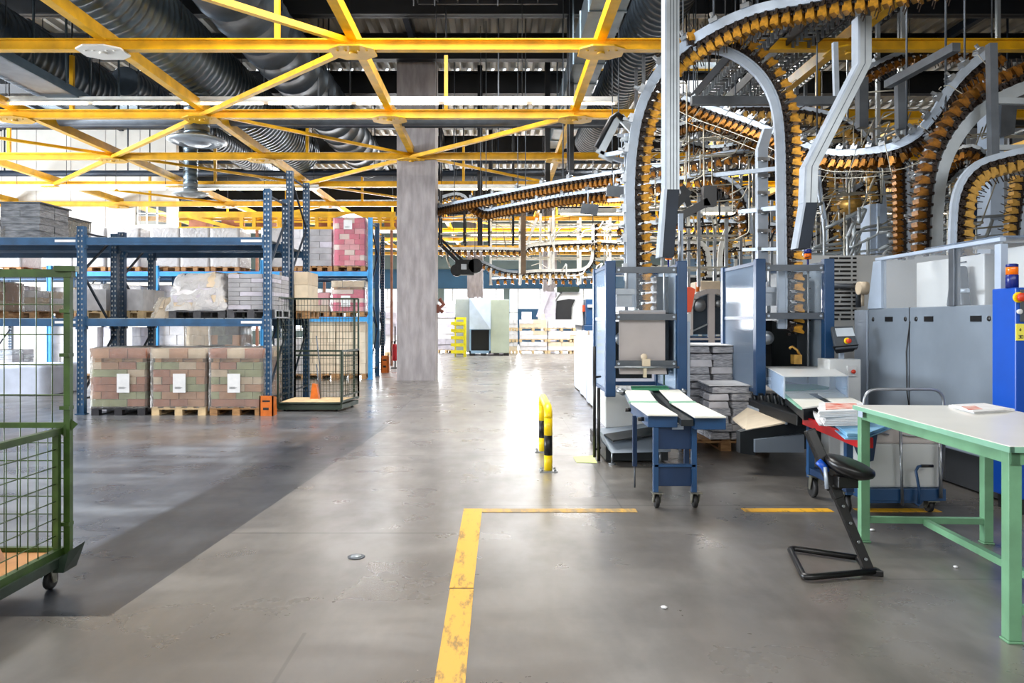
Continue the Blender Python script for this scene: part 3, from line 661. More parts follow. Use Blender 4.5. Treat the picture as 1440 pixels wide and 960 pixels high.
# top shelf, left bay
pallet_load('silver_bale', 'big silver strapped bale on the top shelf at the far left', X(50,12.6), 12.6, z2, .68, .85, .56, [M['silver']], 5, 1, False, pallet=False, top=M['steelg'], cat='bale')
pallet_load('silver_bale', 'olive grey wrapped bale behind the silver one on the top shelf', X(82,13.9), 13.9, z2, .7, .9, .52, [M['olive']], 4, 1, True, pallet=False, top=M['steelg'], cat='bale')
pallet_load('silver_bale', 'small dark bale with a lid beside the upright top on the top shelf', X(101,14.0), 13.7, z2, .32, .6, .48, [M['olive'], M['dark_load']], 2, 1, True, pallet=False, top=M['steelg'], cat='bale')
pallet_load('dark_bale', 'black bale at the left edge of the top shelf', X(2,13.9), 13.9, z2, .8, .9, .47, [M['black_load']], 3, 1, False, pallet=False, cat='bale')
pallet_load('white_bundle', 'low white bundle in front of the black bale on the top shelf', X(2,12.5), 12.5, z2, .5, .6, .17, [M['white_load']], 1, 1, True, pallet=False, cat='bundle')
# second shelf of far left bay and floor
pallet_load('paper_block', 'white wrapped block on the middle shelf behind the mesh cage', X(35,13.9), 13.95, z1, .9, .9, .5, [M['white_load'], M['card_l']], 3, 2, True)
pallet_load('paper_block', 'mixed cream and brown block on the middle shelf at the left edge', X(-20,12.6), 12.6, z1, .7, .9, .6, [M['card'], M['beige']], 3, 2, True)
# ---- light blue rack goods
zc1, zc2 = LC[0]+.012, LC[1]+.012; YC = 19.95
tops = [(25,.74,'dark_load','dark crumpled load'), (-40,.8,'white_load','white wrapped load'), (95,.8,'white_load','white wrapped load'), (139,.82,'white_load','white wrapped load'), (186,.82,'white_load','white wrapped load')]
where = ['behind the mesh cage', 'at the far left end', 'left of the first dark upright', 'right of the first dark upright', 'between the dark uprights']
for (px, w, m, n), wh in zip(tops, where):
    pallet_load('wrapped_pallet', n+' topping the light blue rack, '+wh, X(px,YC), YC, zc2, w, .9, .78 if m == 'dark_load' else 1.12, [M[m], M['lilac']] if m == 'white_load' else [M['dark_load'], M['black_load']], 5, 2, M['film_thick'], group='wrapped pallets on the light blue rack top')
for (px, wh) in ((243, 'above the left of the grey heap'), (284, 'above the middle of the grey heap'), (325, 'above the grey board stack'), (395, 'just left of the tall end uprights')):
    pallet_load('wrapped_pallet', 'tall white wrapped pallet on the light blue rack, '+wh, X(px,YC), YC, zc2, .74, .9, 1.12, [M['white_load'], M['lilac']], 5, 1, M['film_thick'], group='wrapped pallets on the light blue rack top')
pallet_load('board_pallet', 'grey board pallet beside the tall pink cartons on the top shelf', X(455,YC), YC, zc2, .66, .9, 1.1, [M['grey_load'], M['lilac'], M['grey_load']], 6, 1, False, jit=.003)
pallet_load('board_pallet', 'narrow white pallet with brown edge left of the grey board pallet', X(428,YC), YC, zc2, .42, .9, 1.1, [M['white_load']], 4, 1, False, jit=.003)
pk = [M['pink'], M['pink_l'], M['pink'], M['pinkw']]
t = pallet_load('pink_carton_pallet', 'tall stack of pink cartons under film at the top right of the light blue rack', X(496,YC-.1), YC-.1, zc2, .82, .9, 1.38, pk, 9, 3, True, [(-.03, 1.2, .22, .24)], weights=[4, 2, 3, 2])
b = MB(); b.prism([(-.4,-.43,1.38),(.4,-.43,1.38),(.1,-.43,1.5),(-.1,-.43,1.47)], (0,.86,0)); b.build('film_bunch', M['film'], t)
pallet_load('pink_carton_pallet', 'half-height pink carton pallet with a white label, on the middle shelf by the rack end', X(494,YC-.1), YC-.1, zc1, .84, .9, .92, pk, 5, 3, True, [(-.05, .4, .24, .28)], cap=[M['beige'], M['card_l']])
pallet_load('pink_carton_pallet', 'low pink and cream carton pallet left of the labelled pink one on the middle shelf', X(447,YC), YC, zc1, .8, .9, .62, [M['pink_l'], M['pinkw'], M['beige']], 3, 2, True)
mid = [(-15, .85, .8, ['card','beige'], 'brown and cream cartons'), (22, .75, .8, ['card_p','white_load'], 'brown cartons with a yellow tag'), (100, .75, .75, ['card_l','white_load'], 'cream and white packs'), (147, .8, .85, ['dark_load','white_load'], 'dark and white mixed packs'), (190, .75, .8, ['white_load'], 'white packs'), (243, .7, .8, ['white_load','lilac'], 'lilac and white packs'), (283, .7, .6, ['white_load'], 'low white packs'), (395, .72, .8, ['grey_load'], 'grey packs')]
for (px, w, h, ms, n) in mid:
    pallet_load('mixed_pallet', n+' on the middle shelf of the light blue rack', X(px,YC), YC, zc1, w, .9, h, [M[q] for q in ms], 4, 2, True, group=None)
# light blue rack, floor level
fl = [(10, .9, .75, ['silver','grey_load'], 'silver grey packs on a floor pallet behind the mesh cage', False), (88, .8, 1.45, ['white_load'], 'tall white print stack on the floor by the first light blue upright', False), (130, .8, 1.35, ['white_load'], 'white print stack on the floor behind the tall upright pair', False), (178, .8, 1.35, ['white_load','lilac'], 'white and lilac print stack on the floor of the second aisle', False), (249, .8, 1.4, ['white_load'], 'white block pallet above the middle brown pallet, second aisle floor', False), (289, .66, 1.4, ['card_l','beige'], 'cream block pallet beside the dark mixed pallet, second aisle floor', True), (325, .8, 1.4, ['dark_load','card','dark_load','olive'], 'dark mixed pallet with a coil of card, second aisle floor', True), (415, .8, 1.05, ['white_load'], 'low white pallet behind the far mesh cage', True), (456, .82, 1.5, ['card_l','beige'], 'peach carton pallet seen through the far mesh cage', False), (498, .8, 1.5, ['beige','card_l'], 'peach carton pallet at the floor end of the light blue rack', False)]
for (px, w, h, ms, n, f) in fl: pallet_load('floor_pallet', n, X(px,YC), YC, 0, w, .95, h, [M[q] for q in ms], 5, 2, f)
# white sheeted stacks in the cross aisle behind the cage
for k, (px, wd) in enumerate(((20, 1.5), (-110, 1.4), (-230, 1.4))):
    t = thing('sheeted_stack', ['white sheeted paper stack on the floor seen through the mesh cage', 'white sheeted paper stack at the left edge behind the mesh cage', 'white sheeted paper stack out beyond the left edge'][k], 'paper stack', (X(px,15.8), 15.8, 0), 0, world=False)
    b = shell(wd*1.5, 1.3, .02, .6, .03); b.build('cover_sheet', M['sheet'], t)
    load_mb(wd*1.4, 1.2, .02, .55, 3, 2, 1).build('stacked_packs', [M['white_load']], t)
# ================================================================ FAR GOODS
# white pallet stacks by the rear (three levels, two columns, plus partial ones)
YP = 35.2
levels3 = ['bottom', 'middle', 'top']
for (px, wpx, nl, nm) in ((750, 40, 3, 'left column of the far pallet wall'), (790, 40, 3, 'middle column of the far pallet wall'), (722, 14, 3, 'slim column right beside the grey cabinet'), (814, 27, 2, 'low right column of the far pallet wall'), (841, 24, 2, 'column half hidden by the nearer stacker')):
    for l in range(nl):
        hh = .53
        pallet_load('white_pallet', 'white paper pallet, '+levels3[l]+' one in the '+nm, X(px,YP), YP+.5, l*(hh+.004), wpx*YP/FPX-.03, 1.0, hh, [M['white_load'], M['beige']], 2, 1, False, group='white paper pallets stacked at the rear', wood=M['wood_l'], weights=[3, 1])
pallet_load('carton', 'small white carton on top of the far pallet wall', X(741,YP), YP+.4, 1.61, .5, .5, .35, [M['white_load']], 1, 1, False, pallet=False, cat='carton')
pallet_load('carton', 'small tan carton on top of the far pallet wall', X(762,YP), YP+.4, 1.61, .35, .4, .25, [M['card_l']], 1, 1, False, pallet=False, cat='carton')
for (px, yy, wpx, h, lab) in ((627, 36, 26, 2.45, 'tall white paper stack just right of the near pillar'), (641, 37, 20, 2.4, 'tall white paper stack behind the yellow bin rack'), (549, 33, 16, 2.4, 'tall white paper stack left of the near pillar, behind the extinguisher'), (566, 34, 16, 2.4, 'tall white paper stack hidden partly by the near pillar'), (700, 37, 30, 2.3, 'tall white stack behind the green grey cabinet')):
    pallet_load('paper_tower', lab, X(px,yy), yy+.5, 0, wpx*yy/FPX, 1.0, h, [M['white_load'], M['lilac']], 9, 1, False, wood=M['wood_l'], jit=.03, cat='paper stack')
# grey-green cabinet with blue sloped hood
yy = 32.8; t = thing('machine_cabinet', 'grey green machine cabinet with a blue folded panel and dark grille at the aisle end', 'cabinet', (X(678,yy), yy, 0))
MB().box(X(640,yy+.8), X(660,yy+.8), yy+.8, yy+2.6, .12, Z(419,yy)).build('side_wing', M['cabg2'], t, .02)
MB().box(X(690,yy), X(716,yy), yy, yy+2.4, .12, Z(421,yy)).build('body', M['cabg'], t, .02)
b = MB(); x0, x1 = X(660,yy), X(690,yy); zt, zm, zb = Z(419,yy), Z(463,yy), .1
b.box(x0, x1, yy+.1, yy+2.3, zm, zt); b.box(x0, x0+.07, yy, yy+.12, zb, zm); b.box(x1-.07, x1, yy, yy+.12, zb, zm); b.box(x0, x1, yy, yy+.12, zb, zb+.12); b.box(x0, x1, yy+.9, yy+2.3, zb, zm)
b.build('blue_housing', M['cabb'], t)
b = MB(); b.add([(x0,yy+.1,zt),(x1,yy+.1,zt),(x1,yy-.12,zm),(x0,yy+.1,zm),(x0,yy+.1,zm)],[(0,1,2),(0,2,3)]); b.add([(x0,yy+.1,zm),(x1,yy-.12,zm),(x1,yy+.1,zm),(x1,yy+.1,zt)],[(0,1,2),(1,2,3)]); b.build('folded_hood', M['mlight'], t)
b = MB(); b.box(x0+.07, x1-.07, yy+.3, yy+.4, zb+.12, zm-.03)
for k in range(14): b.box(x0+.08+k*.058, x0+.09+k*.058, yy+.27, yy+.3, zb+.12, zm-.03)
b.build('grille', M['vent'], t)
b = MB()
for px in (664, 680, 698, 712): b.box(X(px,yy)-.12, X(px,yy)+.12, yy+.02, yy+2, 0, .11)
b.build('foot', M['black'], t)
b = MB()
for px in (642, 655, 668, 674, 688, 702): b.box(X(px,yy)-.05, X(px,yy)+.05, yy+.9, yy+1.1, zt-.04, zt+.08)
b.build('top_hook', M['mwhite'], t)
# yellow bin rack
yy = 31.6; t = thing('bin_rack', 'yellow rack of open stacking bins beside the grey cabinet', 'bin rack', (X(644,yy), yy, 0))
b = MB(); x0, x1 = X(635,yy), X(655,yy)
b.box(x1-.1, x1, yy, yy+.6, 0, Z(446,yy)); b.box(x0+.1, x0+.16, yy+.5, yy+.6, 0, Z(446,yy)); b.box(x0+.1, x1, yy+.5, yy+.6, Z(449,yy), Z(446,yy)); b.build('bin_frame', M['ybin'], t)
for k in range(5):
    z = .12+k*.3; b = MB(); b.hexa([(x0,yy-.1,z+.06),(x1-.1,yy-.1,z+.06),(x1-.1,yy+.5,z),(x0+.08,yy+.5,z)], [(x0,yy-.1,z+.09),(x1-.1,yy-.1,z+.09),(x1-.1,yy+.5,z+.03),(x0+.08,yy+.5,z+.03)]); b.box(x0-.02, x1-.1, yy-.13, yy-.1, z+.04, z+.17); b.build('bin', M['ybin'], t)
# fire extinguisher
yy = 24.0; x = X(555,yy); t = thing('fire_extinguisher', 'red fire extinguisher standing left of the near pillar', 'extinguisher', (x, yy, 0))
z0 = Z(507,yy)
b = MB(); b.box(x-.1, x+.1, yy-.1, yy+.1, 0, .03); b.box(x-.02, x+.02, yy+.09, yy+.13, 0, 1.35); b.box(x-.1, x+.1, yy+.05, yy+.09, .25, .3); b.build('stand', M['mdark'], t)
MB().lathe((x,yy,.24), [(.03,0),(.085,.01),(.09,.06),(.09,.45),(.07,.52),(.03,.55)], 16).build('cylinder', M['red_b'], t)
b = MB(); b.cyl((x,yy,.79),(x,yy,.86),.03,8); b.bar((x-.02,yy,.86),(x+.12,yy,.9),.02,.02); b.tube([(x,yy,.84),(x-.1,yy,.86),(x-.13,yy,.7),(x-.1,yy,.4)],.012,6); b.build('valve', M['black'], t)
# ================================================================ MESH CAGES
def mesh_panel(b, p, u, v, nu, nv, r=.0035):
    p, u, v = Vector(p), Vector(u), Vector(v)
    for i in range(1, nu): b.tube([p+u*(i/nu), p+u*(i/nu)+v], r, 4)
    for j in range(1, nv): b.tube([p+v*(j/nv), p+v*(j/nv)+u], r, 4)
def caster(t, x, y, r, z=0, rz=0, mount=.05, m=None):
    o = MB(); o.box(x-.045, x+.045, y-.045, y+.045, z+2*r+mount-.006, z+2*r+mount)
    for s in (-1, 1): o.hexa([(x+s*.028-.003,y-.03,z+2*r+mount-.006),(x+s*.028+.003,y-.03,z+2*r+mount-.006),(x+s*.028+.003,y+.03,z+2*r+mount-.006),(x+s*.028-.003,y+.03,z+2*r+mount-.006)], [(x+s*.028-.003,y+.01,z+r-.015),(x+s*.028+.003,y+.01,z+r-.015),(x+s*.028+.003,y+.045,z+r-.015),(x+s*.028-.003,y+.045,z+r-.015)])
    o.cyl((x-.035,y+.028,z+r),(x+.035,y+.028,z+r),.008,8)
    c = o.build('caster', M['caster'], t)
    MB().lathe((x-.017,y+.028,z+r), [(.01,0),(r*.55,.002),(r*.9,.0),(r,.008),(r,.026),(r*.9,.034),(r*.55,.032),(.01,.034)], 20, 'x').build('wheel', m or M['rubber'], c)
# foreground cage
x1 = -2.45; yb = 4.26; x0 = -3.55; yf = 2.9
t = thing('roll_cage', 'green wire mesh roll cage cut off by the left edge in the foreground', 'cage', (x1-.5, 3.6, 0))
b = MB()
for (x, y, h) in ((x1, yb, 1.79), (x0, yb, 1.79)): b.bar((x, y, .12), (x, y, h), .035, .035)
b.bar((x0-.1, yb, 1.775), (x1+.03, yb, 1.775), .045, .045); b.bar((x1-.06, yb-.02, 1.80), (x1+.05, yb+.0, 1.80), .06, .03)
b.bar((x0, yb, .91), (x1, yb, .91), .03, .03); b.bar((x0, yb, .2), (x1, yb, .2), .03, .03)
for z in (1.55, .34, 1.3, 1.0): b.box(x1-.035, x1+.02, yb-.03, yb+.02, z, z+.02)
b.build('back_frame', M['cage'], t)
b = MB(); mesh_panel(b, (x0, yb, .91), (x1-x0, 0, 0), (0, 0, .86), 12, 5); mesh_panel(b, (x0, yb, .2), (x1-x0, 0, 0), (0, 0, .71), 12, 7); b.build('back_mesh', M['cage'], t)
b = MB(); xs = x1-.03
b.bar((xs, yb-.06, .2), (xs, yb-.06, .88), .03, .03); b.bar((xs, yf, .88), (xs, yb, .88), .035, .035); b.bar((xs, yf, .2), (xs, yb, .2), .035, .04); b.bar((xs, yf, .2), (xs, yf, .88), .03, .03)
b.bar((xs, yb-.02, .86), (xs+.05, yb+.02, .93), .03, .05)
b.build('side_gate', M['cage'], t)
b = MB(); mesh_panel(b, (xs, yf, .2), (0, yb-yf-.06, 0), (0, 0, .68), 15, 7); b.build('side_mesh', M['cage'], t)
b = MB()
for (a, c) in (((x0,yf),(x1,yf)), ((x1-.02,yf),(x1-.02,yb)), ((x0,yb),(x1,yb))): b.bar((a[0],a[1],.155), (c[0],c[1],.155), .05, .05)
b.bar((x1-.1, yf, .13), (x1-.1, yb, .13), .03, .06)
b.hexa([(x1-.05,yb-.1,.1),(x1+.03,yb-.1,.1),(x1+.03,yb+.03,.1),(x1-.05,yb+.03,.1)], [(x1-.05,yb-.1,.13),(x1+.06,yb-.1,.22),(x1+.08,yb+.03,.24),(x1-.05,yb+.03,.13)])
b.build('base_frame', M['cage_d'], t)
MB().box(x0, x1-.04, yf, yb-.02, .175, .19).build('deck_board', M['ply'], t)
caster(t, x1-.06, yb-.1, .055, 0, m=M['rubber']); caster(t, x1-.06, yf+.1, .055); caster(t, x0+.1, yb-.1, .055)
b = MB(); b.prism([(-3.2,4.0,.19),(-2.79,4.0,.19),(-2.86,4.0,.42),(-2.93,4.0,.62),(-3.1,4.0,.7),(-3.3,4.0,.66)], (0,.12,0)); b.prism([(-2.93,4.02,.19),(-2.7,4.02,.19),(-2.74,4.02,.27),(-2.9,4.02,.3)], (0,.08,0))
tag(b.build('cardboard_piece', M['card']), 'torn brown cardboard piece standing inside the foreground mesh cage', 'cardboard')
# rear cage
xa0, xa1, ya, yb2 = X(391,12.45), X(480,12.45), 12.45, 13.3
xr = X(504,13.3)
t = thing('roll_cage', 'dark wire mesh roll cage parked at the end of the blue racks', 'cage', ((xa0+xa1)/2, 12.9, 0))
def frame(b, p, q, z0, z1, s=.03):
    b.bar((p[0],p[1],z0), (p[0],p[1],z1), s, s); b.bar((q[0],q[1],z0), (q[0],q[1],z1), s, s)
    b.bar((p[0],p[1],z0), (q[0],q[1],z0), s, s); b.bar((p[0],p[1],z1), (q[0],q[1],z1), s, s)
zt = Z(419,12.9); zg = Z(495,12.6)
A, B_, C_, D_ = (xa0,ya), (xa1,ya), (xr,yb2), (xa0+.05,yb2)
b = MB(); frame(b, D_, C_, .14, zt); b.bar((D_[0],D_[1],.98), (C_[0],C_[1],.98), .03, .03); b.bar((D_[0],D_[1],.9), (C_[0],C_[1],.9), .03, .03); b.bar((xa1+.05,yb2,.14),(xa1+.05,yb2,zt),.03,.03); b.build('back_frame', M['cage_d'], t)
b = MB(); mesh_panel(b, (D_[0],D_[1],.14), (C_[0]-D_[0],0,0), (0,0,zt-.14), 20, 15, .004); b.build('back_mesh', M['cage_d'], t)
b = MB(); frame(b, A, D_, .14, zt); b.build('left_frame', M['cage_d'], t)
b = MB(); mesh_panel(b, (A[0],A[1],.14), (.05,yb2-ya,0), (0,0,zt-.14), 8, 15, .004); b.build('left_mesh', M['cage_d'], t)
b = MB(); frame(b, B_, C_, .16, zg+.02); b.bar((B_[0]+.01,B_[1],.16), (B_[0]+.01,B_[1],1.0), .035, .035); b.bar((B_[0],B_[1],.25), (C_[0],C_[1],.25), .025, .025); b.build('right_gate', M['cage_d'], t)
b = MB(); mesh_panel(b, (B_[0],B_[1],.25), (C_[0]-B_[0],C_[1]-B_[1],0), (0,0,zg-.25), 9, 9, .004); b.build('right_mesh', M['cage_d'], t)
b = MB(); frame(b, A, B_, .05, .14); b.prism([(A[0],A[1],.04),(B_[0],B_[1],.04),(C_[0],C_[1],.04),(D_[0],D_[1],.04)], (0,0,.07)); b.build('base_frame', M['cage_d'], t)
b = MB(); b.prism([(A[0]+.03,A[1]+.03,.14),(B_[0]-.03,B_[1]+.03,.14),(C_[0]-.06,C_[1]-.03,.14),(D_[0],D_[1]-.03,.14)], (0,0,.015)); b.build('deck_board', M['wood_l'], t)
for (x, y) in ((xa0+.08, ya+.08), (xa1-.1, ya+.08), (xr-.1, yb2-.1)): caster(t, x, y, .02, 0, mount=.0)
b = MB(); b.tube([(X(440,12.9),13.15,1.25),(X(446,12.9),13.1,.7),(X(450,12.9),12.95,.17)], .012, 6); b.tube([(X(441,12.9),13.1,.75),(X(449,12.9),13.0,.2)], .014, 6); tag(b.build('broom_handle', M['steelg']), 'thin grey rods leaning inside the far mesh cage', 'rod')
b = MB(); b.prism([(X(434,12.9),13.0,.156),(X(446,12.9),13.0,.156),(X(443,12.9),13.0,.4),(X(437,12.9),13.0,.42)], (0,.12,0)); tag(b.build('cardboard_wedge', M['orange']), 'small brown wedge standing on the board of the far mesh cage', 'cardboard')
# ================================================================ GRIPPER CONVEYORS
def smooth_path(pts, step):
    pts = [Vector(p) for p in pts]; out = []
    ext = [pts[0]*2-pts[1]]+pts+[pts[-1]*2-pts[-2]]
    for i in range(1, len(ext)-2):
        p0, p1, p2, p3 = ext[i-1:i+3]
        for k in range(12):
            u = k/12; out.append(.5*((2*p1)+(p2-p0)*u+(2*p0-5*p1+4*p2-p3)*u*u+(3*p1-p0-3*p2+p3)*u**3))
    out.append(pts[-1])
    res = [out[0]]; acc = 0
    for a, c in zip(out[:-1], out[1:]):
        d = (c-a).length; 
        if d < 1e-9: continue
        while acc+d >= step*len(res):
            u = (step*len(res)-acc)/d; res.append(a+(c-a)*u)
        acc += d
    return res
def frames(pts, sgn, mode):
    fr = []; k = len(pts); lastB = None
    for i, p in enumerate(pts):
        t = (pts[min(i+1, k-1)]-pts[max(i-1, 0)]).normalized()
        if mode == 'v': B = Vector((0,1,0))
        elif mode == 'd': B = Vector((-1,0,0)) if t.y < 0 else Vector((-1,0,0))
        else:
            B = Vector((-t.y, t.x, 0))
            B = B.normalized() if B.length > .05 else (lastB or Vector((0,1,0)))
            if lastB and B.dot(lastB) < 0: B = -B
        lastB = B
        n = t.cross(B).normalized()*sgn; b = n.cross(t).normalized()
        fr.append((p, t, n, b))
    return fr
def gripper_mesh(name, s, gold, style=0):
    b = MB()
    # frame: x = along the path, y = across, z = away from the rail
    b.mat(1); b.box(-.03*s, .03*s, -.035*s, .035*s, -.01*s, .035*s)
    b.cyl((0,-.06*s,.015*s), (0,.06*s,.015*s), .018*s, 6)
    b.mat(0)
    if style == 0:
        b.prism([(-.045*s,-.06*s,.13*s),(-.03*s,-.06*s,.035*s),(.028*s,-.06*s,.02*s),(.05*s,-.06*s,.14*s),(.03*s,-.06*s,.15*s),(.0*s,-.06*s,.12*s)], (0,.12*s,0))
        b.box(-.05*s, -.044*s, -.05*s, .05*s, .06*s, .12*s)
    else:
        b.prism([(-.03*s,-.03*s,.03*s),(.03*s,-.03*s,.03*s),(.045*s,-.03*s,.1*s),(-.02*s,-.03*s,.11*s)], (0,.06*s,0))
    b.mat(1)
    for q in (-.04, .04): b.bar((.0,q*s,.03*s), (.035*s,q*s,.13*s), .012*s, .014*s); b.bar((.035*s,q*s,.13*s), (.015*s,q*s,.22*s), .009*s, .009*s)
    b.box(-.055*s, -.03*s, -.03*s, .03*s, .0, .07*s); b.cyl((.045*s,-.05*s,.05*s), (.045*s,.05*s,.05*s), .012*s, 6)
    me = bpy.data.meshes.new(name); me.from_pydata(b.v, [], b.f); me.materials.append(gold); me.materials.append(M['chain'])
    me.polygons.foreach_set('material_index', b.m); me.update(); return me
GM = {}
def conveyor(label, pts, sgn=1, mode='v', pitch=.13, s=1.0, gold='gold', rail=True, rw=.05, rh=.13, clamps=.55, raw=None, style=0, guards=False, railmat='rail', chain_off=None, group=None, maxg=100, rev=False, hang=False):
    P3 = [P(*p) if len(p) == 3 and not raw else Vector(p) for p in pts]
    path = smooth_path(P3, pitch*s)
    fr = frames(path, sgn, mode)
    lo = min(fr, key=lambda f: f[0].z)[0]
    t = thing('gripper_conveyor', label, 'conveyor', lo, 0, group)
    if rail:
        b = MB(); b.sweep(fr, rw*s, rh*s); b.sweep(fr, rw*s*1.5, .02*s, rh*s/2); b.build('guide_rail', M[railmat], t)
    off = (rh/2+.03)*s if rail else 0
    b = MB(); b.sweep(fr, .03*s, .03*s, off)
    for i, (p, tt, n, bb) in enumerate(fr):
        c = p+n*(off+.0*s)
        b.bar(c-bb*.05*s, c+bb*.05*s, .028*s, .045*s, n)
        c2 = p+tt*(pitch*s*.5)+n*(off+.01*s); b.bar(c2-bb*.03*s, c2+bb*.03*s, .03*s, .03*s, n)
    b.build('drive_chain', M['chain'], t)
    key = (round(s, 2), gold, style)
    if key not in GM: GM[key] = gripper_mesh('gripper', s, M[gold], style)
    near = sorted(range(len(fr)), key=lambda i: fr[i][0].y)[:maxg]; near = set(near)
    rest = MB()
    for i, (p, tt, n, bb) in enumerate(fr):
        c = p+n*(off+.02*s)
        k = -1 if rev else 1
        mt = Matrix((tt*k, bb*k, n)).transposed().to_4x4(); mt.translation = c
        if i in near:
            o = bpy.data.objects.new('gripper', GM[key]); col.objects.link(o); o.parent = t
            mt.translation = c-t.location; o.matrix_local = mt
        else:
            b0 = len(rest.v)
            rest.v += [mt @ v.co for v in GM[key].vertices]
            for f in GM[key].polygons: rest.f.append([b0+q for q in f.vertices]); rest.m.append(f.material_index); rest.sm.append(False)
    if rest.v:
        o = rest.build('gripper_row', [M[gold], M['chain']], t); o['kind'] = 'stuff'
    if clamps and rail:
        L = pitch*s; k = max(1, int(clamps/L))
        for i in range(k//2, len(fr), k):
            p, tt, n, bb = fr[i]; b = MB(); c = p-n*(rh/2+.02)*s
            b.bar(c-tt*.05*s, c+tt*.05*s, (rw+.05)*s, .05*s, n); b.bar(c-tt*.02*s, c-n*.09*s-tt*.02*s, .03*s, .03*s)
            b.cyl(c-bb*(rw/2+.05)*s-n*.03*s, c+bb*(rw/2+.05)*s-n*.03*s, .014*s, 6)
            b.build('rail_clamp', M['galv'], t)
    if guards:
        b = MB(); g = [p+n*(off+.24*s)-bb*.12*s for (p, tt, n, bb) in fr]; b.tube(g, .006*s, 5); g = [p+n*(off+.24*s)+bb*.12*s for (p, tt, n, bb) in fr]; b.tube(g, .006*s, 5)
        k = max(2, int(.5/(pitch*s)))
        for i in range(2, len(fr), k):
            p, tt, n, bb = fr[i]
            for q in (-1, 1): b.tube([p-n*.08*s+bb*q*.03*s, p-n*.06*s+bb*q*.12*s, p+n*(off+.24*s)+bb*q*.12*s, p+n*(off+.32*s)+bb*q*.12*s], .006*s, 5)
        b.build('guard_wire', M['wire'], t)
    if not hang:
        p = max(fr, key=lambda f: f[0].z)[0]; b = MB(); b.cyl((p.x, p.y, p.z+.03), (p.x, p.y, ZR-.01), .012, 6); b.build('hanger_rod', M['steelg'], t)
    if hang:
        k = max(3, int(1.6/(pitch*s)))
        for i in range(k//2, len(fr), k):
            p = fr[i][0]; b = MB(); b.cyl((p.x, p.y, p.z+.05), (p.x, p.y, ZR-.01), .012, 6); b.build('hanger_rod', M['steelg'], t)
    return t
# main pair over the two stackers
Y1 = 8.9
conveyor('large gripper chain rising from the left stacker and sweeping over to the upper right corner', [(887,432,Y1),(887,400,Y1),(886,330,Y1),(885,262,Y1),(889,205,Y1),(899,155,8.9),(921,108,8.8),(956,69,8.6),(1006,37,8.3),(1062,14,8.0),(1120,2,7.7),(1185,-12,7.4),(1260,-26,7.1),(1340,-44,6.8)], -1, 'v', .118, 1.0, clamps=.42, gold='gold_b', rh=.1)
conveyor('gripper chain curling down into the right stacker, with its pale rail on the inside', [(975,74,8.5),(1006,70,8.5),(1037,81,8.5),(1066,104,8.5),(1085,135,8.5),(1093,168,8.5),(1096,210,8.5),(1097,270,8.5),(1098,340,8.5),(1099,400,8.5),(1099,440,8.5),(1098,475,8.5)], 1, 'v', .118, 1.0, rh=.09, clamps=0, gold='gold_b')
# S shaped conveyor at the right with guard wires
conveyor('S-shaped gripper conveyor with wire guards in front of the yellow beams at upper right', [(1392,70,8.6),(1358,98,8.6),(1332,128,8.6),(1313,160,8.7),(1285,190,8.9),(1250,207,9.2),(1210,214,9.6),(1165,214,10),(1120,200,10.4),(1075,180,10.8),(1030,163,11.2),(985,147,11.6),(955,136,12)], 1, 'v', .118, .95, clamps=.3, guards=True, railmat='alu_l', rh=.09)
conveyor('big dark chain arch with a broad pale inner rail above the grey press', [(1480,108,7.6),(1440,124,7.6),(1400,142,7.6),(1368,166,7.6),(1342,200,7.6),(1325,240,7.6),(1318,290,7.6),(1316,340,7.6),(1316,366,7.6)], -1, 'v', .118, .95, gold='gold', rh=.12, clamps=0, railmat='alu')
conveyor('gripper chain bending down at far right with a thin pale rail on top', [(1480,204,7.2),(1440,211,7.2),(1405,219,7.2),(1376,229,7.2),(1355,248,7.2),(1343,275,7.2),(1339,310,7.2),(1338,345,7.2),(1338,364,7.2)], 1, 'v', .11, .85, rh=.06, clamps=0, railmat='alu_l', gold='gold_l')
conveyor('dark chain falling beside the big arch at right', [(1330,170,8.6),(1310,205,8.6),(1297,245,8.6),(1292,290,8.6),(1291,340,8.6),(1291,362,8.6)], 1, 'v', .118, 1.0, rh=.1, clamps=.5)
conveyor('narrow dark chain with toothed edge left of the dark falling chain', [(1275,232,9.2),(1276,270,9.2),(1277,310,9.2),(1277,362,9.2)], -1, 'v', .1, .8, rh=.05, clamps=.4, railmat='alu_l')
conveyor('golden chain arch behind the zigzag aluminium post', [(1010,150,12.4),(1060,148,12.3),(1110,150,12.2),(1150,156,12),(1185,166,11.8),(1213,187,11.7),(1231,217,11.6),(1240,255,11.6),(1244,300,11.6),(1246,345,11.6),(1246,370,11.6)], -1, 'v', .125, 1.1, gold='gold_l', rh=.05, clamps=0, railmat='alu_l')
conveyor('golden chain standing upright right behind the zigzag post', [(1149,215,11.2),(1150,245,11.2),(1152,270,11.2),(1157,300,11.2),(1160,325,11.2),(1160,362,11.2)], 1, 'v', .125, 1.0, gold='gold_l', rh=.05, clamps=0)
conveyor('golden chain going down at the right edge of the view', [(1445,255,8.2),(1440,290,8.2),(1436,320,8.2),(1434,362,8.2)], -1, 'v', .11, .8, gold='gold_l', rh=.05, clamps=0)
conveyor('long dark horizontal chain passing behind the zigzag post below the S-shaped conveyor', [(1290,178,13),(1240,205,12.8),(1190,215,12.6),(1140,218,12.5),(1090,205,12.7),(1050,188,13),(1010,170,13.2),(975,158,13.5)], 1, 'v', .12, 1.0, rh=.08, clamps=.6, railmat='alu_l')
conveyor('upper gripper conveyor crossing top right behind the main chain', [(1395,66,12),(1330,68,12),(1290,70,12),(1255,78,12),(1215,98,12),(1185,120,12)], 1, 'v', .125, 1.0, rh=.06, clamps=.8, railmat='alu_l')
